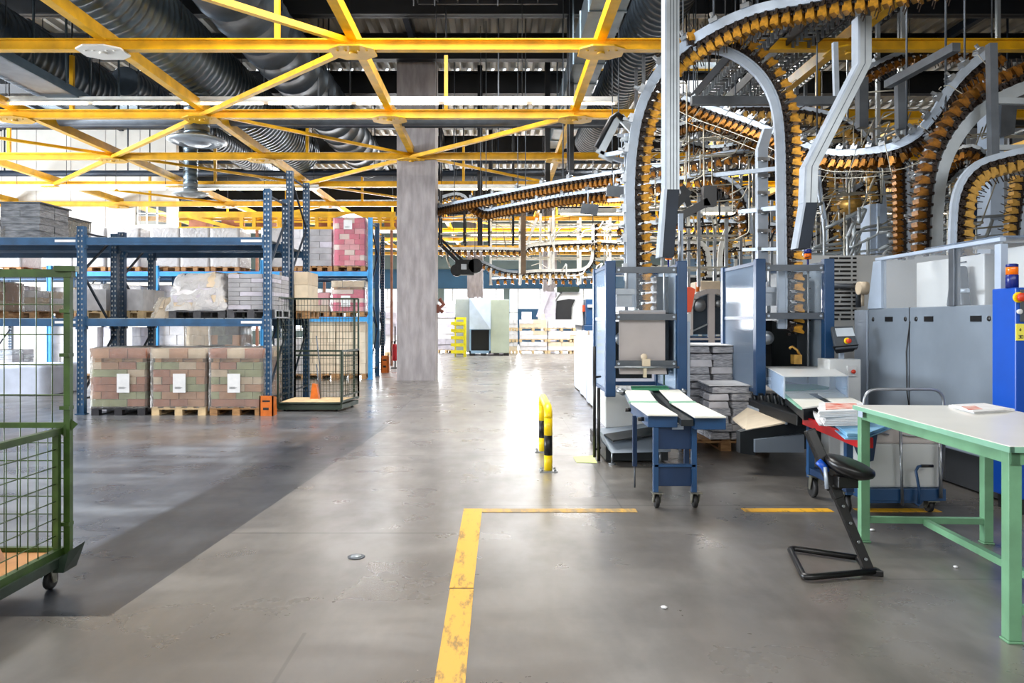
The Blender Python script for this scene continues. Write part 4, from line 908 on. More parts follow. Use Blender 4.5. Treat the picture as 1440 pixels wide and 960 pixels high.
# long sloping pair from the near pillar to the left stacker
conveyor('upper of the two long sloping gripper conveyors right of the near pillar', [(590,296,21),(614,291,20),(658,281,18.5),(725,267,17),(787,255,15.8),(829,248,15),(879,240,14.2),(930,232,13.8),(990,221,13.5),(1045,212,13.2),(1100,222,13.2)], -1, 'h', .14, 1.05, rh=.06, clamps=.9, railmat='alu_l', gold='gold', hang=True)
conveyor('lower of the two long sloping gripper conveyors, arching down behind the left stacker', [(665,284,18.8),(672,290,18.3),(685,295,18),(700,292,17.6),(725,287,17),(787,275,15.8),(848,267,14.6),(900,259,14),(957,250,13.6),(998,245,13.4),(1023,251,13.3),(1043,268,13.2),(1053,292,13.2),(1057,330,13.2)], -1, 'v', .14, 1.0, rh=.06, clamps=.9, railmat='alu_l', gold='gold', hang=True)
conveyor('short curved conveyor end peeping out beside the near pillar', [(600,282,24),(620,277,24),(640,272,24),(652,275,24),(659,282,24)], -1, 'v', .14, 1.0, rh=.08, clamps=0, railmat='alu_l', gold='gold_l')
# far loop conveyor
conveyor('far loop conveyor, upper run with golden grippers', [(736,352,24),(742,346,24),(760,343,24),(790,341,24),(820,340,24),(850,339,24),(868,340,24)], -1, 'v', .16, 1.2, gold='gold_l', rh=.07, clamps=0, railmat='lampw', hang=True)
conveyor('far loop conveyor, lower run curving up at its right end', [(736,382,24),(760,380,24),(800,380,24),(820,378,24),(830,370,24),(833,355,24),(834,310,24)], -1, 'v', .16, 1.2, gold='gold_l', rh=.07, clamps=0, railmat='lampw')
conveyor('far straight conveyor behind the near pillar at loop height', [(612,349,27),(660,349,27),(700,349,27),(733,350,27)], -1, 'v', .17, 1.3, gold='gold', rh=.06, clamps=0, railmat='lampw', hang=True)
conveyor('far sagging conveyor leaving the black drive unit', [(660,366,25),(672,366,25),(685,370,25),(700,377,25),(716,381,25),(735,382,25)], -1, 'v', .17, 1.1, gold='gold', rh=.06, clamps=0)
conveyor('far conveyor running along under the teal wall band', [(690,391,34),(740,389,34),(790,390,34),(840,389,34)], -1, 'v', .22, 1.5, gold='gold', rh=.05, clamps=0)
conveyor('cream conveyor arch dropping into the hooded folding machine, left leg', [(948,340,17),(970,339,17),(985,341,17),(994,352,17),(997,370,17),(998,392,17)], -1, 'v', .14, 1.0, gold='gold_l', rh=.1, clamps=0, railmat='lampw')
conveyor('cream conveyor curve dropping into the hooded folding machine, right leg', [(1024,318,17),(1018,332,17),(1013,352,17),(1012,370,17),(1013,392,17)], 1, 'v', .14, 1.0, gold='gold_l', rh=.1, clamps=0, railmat='lampw')
conveyor('pale conveyor stretch at mid height left of the right stacker', [(940,352,20),(960,350,20),(990,350,20),(1030,346,20),(1060,340,20)], -1, 'v', .16, 1.1, gold='gold_l', rh=.08, clamps=0, railmat='lampw')
# more chain lines deep in the hall on the right
conveyor('deep background conveyor crossing behind the two sloping ones', [(870,318,22),(930,312,22),(990,310,22),(1050,312,22),(1120,318,22)], -1, 'v', .16, 1.2, gold='gold', rh=.07, clamps=.8, railmat='alu_l')
conveyor('deep background conveyor arch right of the golden arch', [(1165,330,15),(1180,290,15),(1205,262,15),(1240,250,15),(1290,250,15),(1330,262,15)], -1, 'v', .14, 1.0, gold='gold', rh=.07, clamps=.7, railmat='alu_l')
conveyor('deep background conveyor with dark chain under the top right beam', [(1100,330,16),(1108,290,16),(1125,262,16),(1160,245,16),(1210,240,16)], -1, 'v', .14, 1.0, gold='gold', rh=.07, clamps=.7, railmat='alu_l')
conveyor('ring-shaped conveyor loop high behind the vertical aluminium post', [(955,175,14),(985,168,13.2),(1030,172,12.8),(1055,185,13.2),(1040,200,14),(1000,206,14.6),(965,198,14.6)], -1, 'h', .13, .9, gold='gold', rh=.06, clamps=.6, railmat='alu')
conveyor('dark chain curling inside the big arch at right', [(1330,262,10),(1352,240,10),(1378,232,9.6),(1384,215,9.4),(1366,205,9.4),(1340,210,9.6)], 1, 'v', .11, .8, gold='gold', rh=.05, clamps=.6, railmat='alu')
# dark slotted tracks running to the rear at the top
def track(label, x, z, y0, y1, w=.42):
    z = z
    t = thing('chain_track', label, 'track', (x, y0, z)); b = MB()
    for s in (-1, 0, 1): b = MB(); b.box(x+s*w/2-.015, x+s*w/2+.015, y0, y1, z-.06 if s else z+.02, z+.1); b.build('side_rail', M['steel_dark'], t)
    b = MB(); k = y0
    while k < y1: b.box(x-w/2, x+w/2, k, k+.04, z, z+.02); b.box(x-.14, x-.1, k, k+.03, z-.12, z); b.box(x+.1, x+.14, k, k+.03, z-.12, z); k += .16
    b.build('slat_row', M['galv'], t); b = MB(); k = y0+.6
    while k < y1: b = MB(); b.cyl((x-w/2,k,z+.1), (x-w/2,k,ZR-.01), .015, 6); b.cyl((x+w/2,k,z+.1), (x+w/2,k,ZR-.01), .015, 6); b.build('hanger_rod', M['steel_dark'], t); k += 2.4
track('left dark slotted chain track running to the rear below the top beams', 3.75, 5.55, 8.6, 16)
track('middle dark slotted chain track running to the rear below the top beams', 4.6, 5.75, 8.6, 18)
track('right dark slotted chain track passing behind the zigzag post', 5.5, 6.1, 9.4, 19, .5)
track('upper dark slotted chain track beside the yellow diagonal at upper right', 6.4, 6.7, 9.5, 20, .5)
# ---------------------------------------------------------------- posts and carriers of the conveyors
def post(label, pts, w, d, m='alu', grooves=2, lower=None, name='support_post', foot=True):
    b = MB(); P3 = [Vector(p) for p in pts]; yn = P3[0].y
    n = len(P3)
    # widths kept horizontal: build each segment as a sheared box in the x-z plane
    segs = list(zip(P3[:-1], P3[1:]))
    for a, c in segs:
        b.hexa([(a.x-w/2,a.y-d/2,a.z),(a.x+w/2,a.y-d/2,a.z),(a.x+w/2,a.y+d/2,a.z),(a.x-w/2,a.y+d/2,a.z)], [(c.x-w/2,c.y-d/2,c.z),(c.x+w/2,c.y-d/2,c.z),(c.x+w/2,c.y+d/2,c.z),(c.x-w/2,c.y+d/2,c.z)])
        b.mat(1)
        for g in range(grooves):
            o = w*((g+1)/(grooves+1)-.5)
            b.hexa([(a.x+o-w*.03,a.y-d/2-.004,a.z),(a.x+o+w*.03,a.y-d/2-.004,a.z),(a.x+o+w*.03,a.y-d/2,a.z),(a.x+o-w*.03,a.y-d/2,a.z)], [(c.x+o-w*.03,c.y-d/2-.004,c.z),(c.x+o+w*.03,c.y-d/2-.004,c.z),(c.x+o+w*.03,c.y-d/2,c.z),(c.x+o-w*.03,c.y-d/2,c.z)])
        b.mat(0)
    o = b.build(name, [M[m], M['steelg']]); tag(o, label, 'post'); return o
Yp = 8.2
t = thing('support_post', 'tall straight aluminium post inside the left stacker loop, dark at its lower end', 'post', (X(941,Yp),Yp,2.2))
b = MB(); x0, x1 = X(935,Yp), X(953,Yp); b.box(x0, x1, Yp-.08, Yp+.08, Z(268,Yp), ZR-.01); b.mat(1)
for q in (.3, .55, .8): b.box(x0+(x1-x0)*q-.004, x0+(x1-x0)*q+.004, Yp-.084, Yp-.08, Z(268,Yp), ZR-.01)
b.build('upper_profile', [M['alu'], M['steelg']], t)
b = MB(); b.hexa([(X(928,Yp),Yp-.08,2.2),(X(945,Yp),Yp-.08,2.2),(X(945,Yp),Yp+.08,2.2),(X(928,Yp),Yp+.08,2.2)],[(x0,Yp-.08,Z(268,Yp)),(x1,Yp-.08,Z(268,Yp)),(x1,Yp+.08,Z(268,Yp)),(x0,Yp+.08,Z(268,Yp))]); b.build('lower_arm', M['steel_blue'], t)
b = MB(); b.hexa([(X(928,Yp)-.03,Yp-.09,2.2),(X(929,Yp),Yp-.09,2.2),(X(929,Yp),Yp+.09,2.2),(X(928,Yp)-.03,Yp+.09,2.2)],[(x0-.025,Yp-.09,Z(268,Yp)),(x0+.005,Yp-.09,Z(268,Yp)),(x0+.005,Yp+.09,Z(268,Yp)),(x0-.025,Yp+.09,Z(268,Yp))]); b.box(x0-.02,x0,Yp-.09,Yp+.09,Z(268,Yp),7.75); b.build('edge_strip', M['alu_l'], t)
# zigzag post
Yz = 7.6; t = thing('support_post', 'pale zigzag aluminium post leaning left above the right stacker', 'post', (X(1125,Yz),Yz,Z(352,Yz)))
def seg(b, a, c, w, y, d=.14):
    b.hexa([(X(a[0]-w/2,y),y-d/2,Z(a[1],y)),(X(a[0]+w/2,y),y-d/2,Z(a[1],y)),(X(a[0]+w/2,y),y+d/2,Z(a[1],y)),(X(a[0]-w/2,y),y+d/2,Z(a[1],y))],
           [(X(c[0]-w/2,y),y-d/2,Z(c[1],y)),(X(c[0]+w/2,y),y-d/2,Z(c[1],y)),(X(c[0]+w/2,y),y+d/2,Z(c[1],y)),(X(c[0]-w/2,y),y+d/2,Z(c[1],y))])
b = MB(); pp = [(1213,26),(1213,92),(1139,236),(1137,286)]
for a, c in zip(pp[:-1], pp[1:]): seg(b, a, c, 16, Yz)
b.mat(1)
for a, c in zip(pp[:-1], pp[1:]): seg(b, (a[0]-1,a[1]), (c[0]-1,c[1]), 1.2, Yz-.002)
b.mat(2)
for a, c in zip(pp[:-1], pp[1:]): seg(b, (a[0]-9.5,a[1]), (c[0]-9.5,c[1]), 3, Yz-.003)
b.build('upper_profile', [M['alu'], M['steelg'], M['alu_l']], t)
b = MB(); seg(b, (1138,286), (1127,350), 16, Yz); b.mat(1); seg(b, (1128,286), (1117,350), 3, Yz-.003); b.build('lower_arm', [M['steel_blue'], M['alu_l']], t)
b = MB(); b.box(X(1206,Yz), X(1220,Yz), Yz-.06, Yz+.06, Z(26,Yz), ZR-.01); b.build('top_piece', M['steelg'], t)
for (px, py, Yq, w, lab) in ((1071, 200, 8.9, 13, 'pale aluminium column with clips standing over the right stacker'), ):
    t = thing('rail_column', lab, 'column', (X(px,Yq+.15),Yq+.15,2.0)); y = Yq+.15
    b = MB(); b.box(X(px-7,y), X(px+7,y), y-.05, y+.05, 2.0, Z(210,y)); b.hexa([(X(px-7,y),y-.05,Z(210,y)),(X(px+7,y),y-.05,Z(210,y)),(X(px+7,y),y+.05,Z(210,y)),(X(px-7,y),y+.05,Z(210,y))],[(X(px+2,y),y-.05,Z(182,y)),(X(px+14,y),y-.05,Z(182,y)),(X(px+14,y),y+.05,Z(182,y)),(X(px+2,y),y+.05,Z(182,y))]); b.build('column_profile', M['alu_l'], t)
    for q in (225, 248, 272, 298, 325, 350, 372):
        c = MB(); z = Z(q, y); c.box(X(px-8,y), X(px+9,y), y-.07, y-.05, z-.02, z+.02); c.cyl((X(px-4,y),y-.08,z-.03),(X(px+4,y),y-.08,z-.03),.01,6); c.build('column_clip', M['galv'], t)
y = 9.1; t = thing('rail_column', 'pale flat column with brackets directly left of the big rising gripper chain', 'column', (X(884,y),y,2.0))
MB().box(X(878,y), X(892,y), y-.03, y+.03, 2.0, Z(188,y)).build('column_profile', M['alu_l'], t)
for q in (196, 218, 238, 256, 276, 298, 318, 340, 360):
    c = MB(); z = Z(q, y); c.box(X(877,y), X(894,y), y-.06, y-.03, z-.03, z+.025); c.box(X(873,y), X(878,y), y-.05, y+.05, z-.015, z+.015); c.build('column_clip', M['alu'], t)
# cross arms between the columns
def arm(label, a, c, w=.05, m='alu_l', cat='crossbar', name='cross_arm', h=None):
    b = MB(); b.bar(a, c, w, h or w); tag(b.build(name, M[m]), label, cat)
arm('pale horizontal arm at mid height crossing to the column over the right stacker', P(1008,246,9.3), P(1095,237,8.8)); arm('pale horizontal arm above the short lit strip by the right loop', P(1040,298,9.3), P(1097,292,8.8)); arm('pale arm crossing just above the right stacker frame', P(1045,351,9.2), P(1098,350,8.8), .04)
arm('short pale arm reaching left from the left column', P(852,218,9.6), P(884,212,9.1)); arm('second pale arm reaching left, lower on the left column', P(856,282,9.6), P(884,279,9.1), .04)
arm('long aluminium cross beam under the slotted tracks', P(972,142,9.6), P(1185,142,9.6), .1, 'steelg'); arm('grey sloping beam under the top right yellow beam', P(1248,119,9.0), P(1345,66,7.8), .09, 'steelg'); arm('brown grey vertical post below the sloping grey beam', P(1265,104,9.0), P(1266,182,9.0), .09, 'steelg')
arm('straight dark grey post hanging at right in front of the S-shaped conveyor', P(1394,62,7.4), P(1397,228,7.4), .075, 'steelg'); arm('thin grey crossbar at the lower end of the hanging post at right', P(1398,208,7.4), P(1470,207,7.4), .05, 'alu'); arm('grey crossbar by the top of the big arch', P(1397,142,7.5), P(1450,143,7.5), .06, 'alu')
arm('upright grey post behind the zigzag post', P(1212,110,10), P(1212,180,10), .12, 'steelg'); arm('slim pale post between the track and the zigzag post', P(1174,60,9.6), P(1176,140,9.6), .06, 'alu_l')
arm('brown grey post at the left end of the far loop conveyor', P(736,296,24), P(736,386,24), .16, 'post_b'); arm('slim cream post in the middle of the far loop conveyor', P(778,292,24), P(778,388,24), .08, 'lampw'); arm('slim cream post right of the middle of the far loop conveyor', P(760,300,24.3), P(760,388,24.3), .08, 'lampw'); arm('slanted cream brace left of the far loop conveyor', P(755,306,24.5), P(742,342,24.5), .09, 'lampw')
# black angled bracket between the posts
t = thing('black_bracket', 'black angled bracket arm behind the straight aluminium post', 'bracket', P(975,290,9.4)); y = 9.4
b = MB(); b.bar(P(930,318,y), P(995,284,y), .12, .1, (0,0,1)); b.bar(P(997,262,y), P(997,290,y), .16, .12); b.build('bracket_arm', M['black'], t)
b = MB(); b.bar(P(940,300,y+.1), P(968,268,y+.1), .1, .1); b.bar(P(958,262,y+.1), P(968,290,y+.1), .08, .08); b.build('bracket_stub', M['motor'], t)
# boxes hanging under the sloping pair
for (px, py, yy, lab) in ((863, 268, 11.5, 'small grey control box hanging from the upper sloping conveyor'), (827, 293, 13, 'small grey control box hanging from the lower sloping conveyor')):
    t = thing('hanging_box', lab, 'control box', P(px,py+8,yy)); c = P(px,py,yy); s = yy/FPX
    b = MB(); b.hexa([(c.x-12*s,yy-.1,c.z-9*s),(c.x+12*s,yy-.1,c.z-11*s),(c.x+14*s,yy+.12,c.z-7*s),(c.x-10*s,yy+.12,c.z-6*s)], [(c.x-10*s,yy-.1,c.z+6*s),(c.x+14*s,yy-.1,c.z+4*s),(c.x+15*s,yy+.12,c.z+7*s),(c.x-8*s,yy+.12,c.z+8*s)]); b.build('box_body', M['steelg'], t)
    b = MB(); b.cyl((c.x,yy,c.z+6*s),(c.x,yy,c.z+26*s),.012,6); b.cyl((c.x-6*s,yy,c.z+6*s),(c.x-6*s,yy,c.z+10*s),.015,6); b.cyl((c.x+6*s,yy,c.z+6*s),(c.x+6*s,yy,c.z+10*s),.015,6); b.build('hanger', M['alu_l'], t)
# black drive unit in the distance
yy = 25; t = thing('drive_unit', 'black chain drive unit hanging right of the near pillar', 'drive', P(656,386,yy)); c = P(654,376,yy)
b = MB(); b.box(c.x-.32, c.x+.3, yy-.2, yy+.3, c.z-.25, c.z+.25); b.cyl((c.x+.35,yy-.2,c.z+.05),(c.x+.35,yy+.2,c.z+.05),.24,14); b.cyl((c.x-.28,yy-.22,c.z-.1),(c.x-.28,yy+.2,c.z-.1),.2,14); b.build('gear_case', M['motor'], t)
b = MB(); b.box(c.x-.12, c.x+.06, yy-.24, yy-.2, c.z-.08, c.z+.1); b.build('plate', M['alu'], t)
b = MB(); b.bar(P(612,336,yy), P(648,372,yy), .22, .12); b.bar(P(616,332,yy+.2), P(652,368,yy+.2), .08, .08); b.build('feed_chute', M['motor'], t)
b = MB(); b.tube([P(630,352,yy), P(628,362,yy), P(632,374,yy), P(642,378,yy)], .04, 6); b.build('cable_hose', M['wire'], t)
# folded grey arm left of the main column
yy = 9.6; t = thing('folded_arm', 'grey folded sensor arm with a black sleeve left of the big chain', 'arm', P(845,215,yy))
b = MB(); b.bar(P(843,216,yy), P(868,166,yy), .11, .06, (0,1,0)); b.bar(P(872,164,yy), P(888,182,yy), .09, .06, (0,1,0)); b.bar(P(843,216,yy), P(862,224,yy), .08, .06, (0,1,0)); b.build('arm_plate', M['alu'], t)
b = MB(); b.tube([P(838,208,yy-.05), P(860,166,yy-.05), P(868,160,yy-.05), P(878,168,yy-.05)], .035, 8); b.build('sleeve', M['black'], t)
b = MB(); b.bar(P(845,217,yy), P(880,228,yy+.3), .05, .05); b.bar(P(868,190,yy), P(884,192,yy), .04, .04); b.build('arm_link', M['alu_l'], t)
# pipework and wiring frames deep on the right: each frame is one object
rnd = random.Random(11)
def rackframe(label, x0, x1, y0, z0, z1, nx, nz, m='galv', r=.02, dep=.8):
    t = thing('carrier_frame', label, 'frame', ((x0+x1)/2, y0, z0)); b = MB()
    for i in range(nx+1):
        x = x0+(x1-x0)*i/nx
        b = MB()
        for y in (y0, y0+dep): b.box(x-r, x+r, y-r, y+r, z0, ZR-.01 if i in (0, nx) else z1)
        b.box(x-r*.7, x+r*.7, y0, y0+dep, z1-.1, z1-.07); b.build('frame_post', M[m], t)
    b = MB()
    for j in range(nz):
        z = z0+(z1-z0)*(j+.6)/nz
        for y in (y0, y0+dep): b.box(x0, x1, y-r*.7, y+r*.7, z-r*.7, z+r*.7)
    for j in range(nz):
        a = x0+(x1-x0)*rnd.random()*.6; zz = z0+(z1-z0)*rnd.random()
        b.tube([(a,y0+.1,zz),(a+.3,y0+.1,zz+.1),(a+.8,y0+.2,zz-.2),(a+.9,y0+.2,zz-.8)], .015, 5)
    b.build('cross_tube', M['wire'], t)
    return t
for args in (('slim metal carrier frame behind the left stacker loop', X(905,15), X(1060,15), 15, 2.2, 5.4, 4, 5, 'galv', .03),
             ('metal carrier frame behind the zigzag post', X(1120,14), X(1265,14), 14, 2.4, 5.3, 4, 5, 'galv', .03),
             ('metal carrier frame behind the big arch', X(1270,12), X(1450,12), 12, 2.4, 4.7, 4, 4, 'alu', .03),
             ('cream carrier frame near the rear, around the far loop conveyor', X(690,28), X(900,28), 28, 2.9, 5.4, 5, 4, 'lampw', .04),
             ('dark carrier frame close behind the near pillar', X(618,23), X(722,23), 23, 3.9, 4.9, 3, 2, 'steel_dark', .03),
             ('dark grey carrier frame deep behind the sloping conveyors', X(905,24), X(1130,24), 24, 3.0, 5.4, 5, 5, 'steelg', .04),
             ('dark grey carrier frame deep at right', X(1150,20), X(1420,20), 20, 3.0, 6.0, 6, 6, 'steelg', .04)):
    rackframe(*args)
# black conveyor supports hanging near the pillar
for (px, y0p, y1p, yy, lab) in ((675, 232, 345, 21, 'black hanging post right of the near pillar'), (770, 222, 262, 20, 'second black hanging post over the sloping conveyor'), (802, 190, 240, 16, 'third black hanging post by the yellow gusset'), (690, 250, 290, 26, 'far slim black hanging post')):
    a, c = P(px,y0p,yy), P(px,y1p,yy); b = MB(); b.box(a.x-.07, a.x+.07, yy-.06, yy+.06, c.z, ZR-.01); tag(b.build('hanging_post', M['steel_dark']), lab, 'post')
# rounded blower and parts deep behind
y = 13.5; b = MB(); b.lathe(P(1192,288,y), [(.05,-.3),(.12,-.25),(.17,-.1),(.18,.1),(.14,.25),(.08,.3)], 16, 'y'); b.mat(1); b.bar(P(1160,292,y), P(1240,292,y), .1, .08); b.cyl(P(1180,300,y), P(1180,368,y), .05, 8); b.cyl(P(1192,270,y), (P(1192,270,y).x,y,ZR-.01), .02, 6); b.lathe(P(1212,300,y), [(.05,-.2),(.18,-.1),(.18,.1),(.05,.2)], 12, 'x'); tag(b.build('blower', [M['gold_l'], M['galv']]), 'round brassy blower housing behind the golden arch', 'blower')
# blue window frame at the right
y = 11.5; t = thing('blue_panel_frame', 'dark blue panels in a white frame above the grey press', 'panel', P(1375,345,y))
MB().box(X(1352,y), X(1388,y), y, y+.05, Z(345,y), Z(238,y)).build('panel', M['mblue_b'] if False else M['mblue_d'], t)
b = MB(); b.box(X(1386,y), X(1393,y), y-.06, y, Z(350,y), Z(236,y))
for q in (240, 283, 316, 345): b.box(X(1350,y), X(1390,y), y-.05, y, Z(q+1.2,y), Z(q-1.2,y))
b.build('panel_frame', M['frame'], t)
y = 10.8; b = MB(); b.box(X(1393,y), X(1412,y), y, y+.3, 2.2, Z(105,y)); b.mat(1); b.hexa([(X(1400,y),y-.1,Z(195,y)),(X(1420,y),y-.1,Z(190,y)),(X(1420,y),y+.2,Z(190,y)),(X(1400,y),y+.2,Z(195,y))],[(X(1402,y),y-.1,Z(150,y)),(X(1424,y),y-.1,Z(150,y)),(X(1424,y),y+.2,Z(150,y)),(X(1402,y),y+.2,Z(150,y))])
tag(b.build('machine_column', [M['mlight'], M['steelg']]), 'wide grey machine column beside the dark blue panels', 'column')
y = 11; b = MB(); b.box(X(1238,y), X(1262,y), y+.3, y+.6, 2.3, Z(282,y)); b.box(X(1246,y), X(1250,y), y+.25, y+.3, 2.3, Z(282,y)); b.hexa([(X(1262,y),y-.1,Z(318,y)),(X(1290,y),y-.1,Z(318,y)),(X(1290,y),y,Z(318,y)),(X(1262,y),y,Z(318,y))],[(X(1270,y),y-.1,Z(268,y)),(X(1286,y),y-.1,Z(264,y)),(X(1286,y),y,Z(264,y)),(X(1270,y),y,Z(268,y))])
tag(b.build('pale_machine', M['mlight']), 'pale machine head behind the narrow dark chain', 'machine')

rw = random.Random(5)
def wires(label, x0, x1, y0, y1, z0, z1, n, m='wire', r=.007):
    t = thing('wire_loops', label, 'wires', ((x0+x1)/2, (y0+y1)/2, z0))
    for i in range(n):
        x = x0+(x1-x0)*rw.random(); y = y0+(y1-y0)*rw.random(); z = z0+(z1-z0)*rw.random()
        b = MB(); p = [Vector((x,y,z))]
        for k in range(rw.choice((3,4,5))):
            d = [Vector((.25+.5*rw.random(),0,.05)), Vector((0,0,-.2-.5*rw.random())), Vector((.15,.1,.25)), Vector((-.2,0,-.1))][rw.randrange(4)]; p.append(p[-1]+d)
        b.tube(rnd3(p, .06), r*(1+rw.random()), 5); b.build('bent_wire', M[m], t)
    return t
def rnd3(P_, r):
    out = [P_[0]]
    for a, p, c in zip(P_[:-2], P_[1:-1], P_[2:]):
        if (a-p).length < 1e-4 or (c-p).length < 1e-4: continue
        u = (a-p).normalized()*min(r, (a-p).length*.4); v = (c-p).normalized()*min(r, (c-p).length*.4)
        for k in range(4): s = k/3; out.append((p+u)*(1-s)**2+p*2*s*(1-s)+(p+v)*s*s)
    out.append(P_[-1]); return out
wires('bent steel guide wires inside the left stacker chain loop', X(905,11.5), X(1080,11.5), 11, 12.5, 3.2, 4.9, 26)
wires('bent steel guide wires around the golden arch behind the zigzag post', X(1130,11), X(1250,11), 10.4, 11.6, 2.9, 4.7, 26)
wires('bent steel guide wires behind the big arch at right', X(1290,10.2), X(1350,10.2), 10.05, 10.4, 2.7, 4.4, 20)
wires('thick pale hoses low behind the white slotted panel top', X(1120,10.6), X(1310,10.6), 10.2, 10.7, 2.4, 3.2, 22, 'alu', .014)
wires('dark cables deep behind the two stackers', X(960,14.5), X(1200,14.5), 14, 16, 2.6, 4.8, 24, 'steel_dark', .012)
wires('thin cream tubes around the far loop conveyor', X(760,23), X(880,23), 22.5, 25, 2.9, 4.6, 9, 'lampw', .012)
# ================================================================ STACKERS
def stacker(label, xl, xr, yf, yr, zb, zt, board, key):
    t = thing('stacker_machine', label, 'machine', ((xl+xr)/2, (yf+yr)/2, 0))
    for x in (xl, xr):
        for y, m in ((yf, 'mblue'), (yr, 'mblue')):
            b = MB(); w = .055 if y == yf else .03
            b.box(x-w, x+w, y-.05, y+.05, zb-.02, zt); b.build('frame_post', M[m], t, .008)
    zm = Z(445.5, yf) if key == 1 else Z(444, yf); z3 = Z(511, yf) if key == 1 else None
    for z in [zt-.1, zm]+([z3] if z3 else []):
        b = MB(); b.box(xl+.06, xr-.06, yf-.03, yf+.01, z-.035, z+.035); b.mat(1)
        for x in (xl+.09, xr-.09): b.cyl((x,yf-.04,z),(x,yf-.02,z),.014,8)
        b.build('cross_bar', [M['steelg'], M['alu_l']], t)
    for (x, y0, y1) in ((xl, yf, yr), (xr, yf, yr)):
        for z in (zb+.02, zm-.02, zt-.04): MB().box(x-.015, x+.015, y0, y1, z-.02, z+.02).build('side_rail', M['mblue'], t)
        MB().box(x-.006, x+.006, y0+.05, y1-.03, zb+.02, zt-.03).build('side_window', M['acryl_b'] if x == xl else M['acryl'], t)
    b = MB(); b.box(xl, xr, yr-.02, yr+.02, zt-.08, zt-.03); b.box(xl, xr, yr-.02, yr+.02, zb, zb+.05); b.build('rear_rail', M['mblue'], t)
    MB().box(xl+.06, xr-.06, yf+.012, yf+.02, zm+.05, zt-.14).build('front_window', M['acryl'], t)
    # inner works
    b = MB(); cx = (xl+xr)/2; hy = yr-.1
    b.box(xl+.1, xr-.1, hy-.05, hy, zb+.1, zm-.05)
    if key == 2: b.box(xl+.04, xl+.14, yf+.3, hy, zb+.3, zm-.05)
    b.box(xr-.2, xr-.06, yf+.35, hy, zb+.2, zt-.15)
    b.build('inner_housing', M['mdark'], t)
    b = MB(); b.lathe((xl+.18,yf+.3,zm-.25), [(.02,-.02),(.075,-.02),(.08,.0),(.08,.04),(.02,.04)], 20, 'y'); b.cyl((xr-.16,yf+.14,zb+.1),(xr-.16,yf+.14,zt-.12),.012,8); b.cyl((xl+.25,yf+.4,zm),(xl+.25,yf+.4,zt-.1),.02,8)
    b.box(xl+.12, xl+.3, yf+.3, yf+.4, zm+.12, zm+.3); b.box(xl+.08, xl+.32, yf+.25, yf+.32, zt-.36, zt-.3); b.build('inner_shaft', M['galv'], t)
    if key == 1:
        b = MB(); b.box(X(872,yf), X(937,yf), yf+.06, yf+.09, Z(515,yf), Z(448,yf)); b.box(X(872,yf), X(937,yf), yf+.04, yf+.1, Z(443,yf), Z(436,yf)); b.hexa([(X(872,yf),yf+.0,Z(526,yf)),(X(938,yf),yf+.0,Z(526,yf)),(X(938,yf),yf+.06,Z(526,yf)),(X(872,yf),yf+.06,Z(526,yf))],[(X(872,yf),yf+.06,Z(515,yf)),(X(938,yf),yf+.06,Z(515,yf)),(X(938,yf),yf+.1,Z(515,yf)),(X(872,yf),yf+.1,Z(515,yf))]); b.build('cover_plate', M['board'], t)
        b = MB(); z = Z(515.5,yf); b.cyl((X(863,yf),yf-.07,z),(X(953,yf),yf-.07,z),.012,8); b.build('press_bar', M['galv'], t)
        b = MB(); b.box(X(902,yf), X(912,yf), yf-.1, yf-.02, Z(514,yf), Z(504,yf)); b.lathe((X(904,yf),yf-.06,Z(501,yf)), [(.02,-.02),(.035,-.01),(.035,.02),(.02,.03)], 12, 'y'); b.box(X(904,yf), X(908,yf), yf-.06, yf, Z(530,yf), Z(514,yf)); b.build('catch_block', M['beige'], t)
    else:
        b = MB(); c = P(1120,505,yf-.12); b.box(c.x-.045, c.x+.04, c.y-.05, c.y+.05, c.z-.05, c.z+.05); b.tube([P(1110,490,yf-.1), P(1114,487,yf-.1), P(1121,492,yf-.12), P(1125,500,yf-.13)], .015, 6); b.build('catch_block', M['gold_l'], t)
    return t
yf = 8.3
XL1, XR1, XL2, XR2 = X(858,yf), X(958,yf), X(1068,yf), X(1164,yf)
s1 = stacker('left blue-framed stacker machine with a beige cover plate inside', XL1, XR1, yf, 9.55, Z(555,yf), Z(367,yf), True, 1)
s2 = stacker('right blue-framed stacker machine with clear side windows and a dark inside', XL2, XR2, yf, 9.6, Z(553,yf), Z(364,yf), False, 2)
# lower body of left stacker
b = MB(); b.box(XL1-.03, XR1+.03, yf+.15, 9.6, .3, Z(555,yf)+.0); b.build('lower_body', M['mwhite'], s1, .01)
b = MB(); b.box(XR1+.06, XR1+.1, yf, 9.5, .3, 1.5); b.build('side_cover', M['mlight'], s1, .008)
b = MB(); 
b.prism([P(849,612,8.0), P(860,637,7.7), P(943,635,7.7), P(943,600,8.0)], (0,.5,0)); b.build('floor_hopper', M['mgrey'], s1)
b = MB(); b.hexa([P(849,612,8.0), P(862,621,7.75), P(943,608,7.75), P(940,598,8.0)], [P(849,610,8.0), P(862,619,7.75), P(943,606,7.75), P(940,596,8.0)]); b.box(X(851,8), X(938,8), 7.95, 9.3, .02, .17); b.build('hopper_lip', M['mdark'], s1)
b = MB()
for px in (862, 930): c = PZ(px, 654, .0); b.cyl((c.x,7.85,0),(c.x,7.85,.16),.012,8); b.cyl((c.x,7.85,0),(c.x,7.85,.015),.04,10)
b.build('levelling_foot', M['galv'], s1)
b = MB(); y = 8.05
for px, y0p, y1p in ((836, 487, 624), (842, 545, 634)): b.cyl((X(px,y),y,Z(y1p+12,y)-.05),(X(px,y),y,Z(y0p,y)),.017,8)
for z in (.12, .9): b.cyl((X(836,y),y,z),(X(846,y),y+.1,z),.012,6)
b.build('black_stand', M['black'], s1)
b = MB(); y = yf+.4; 
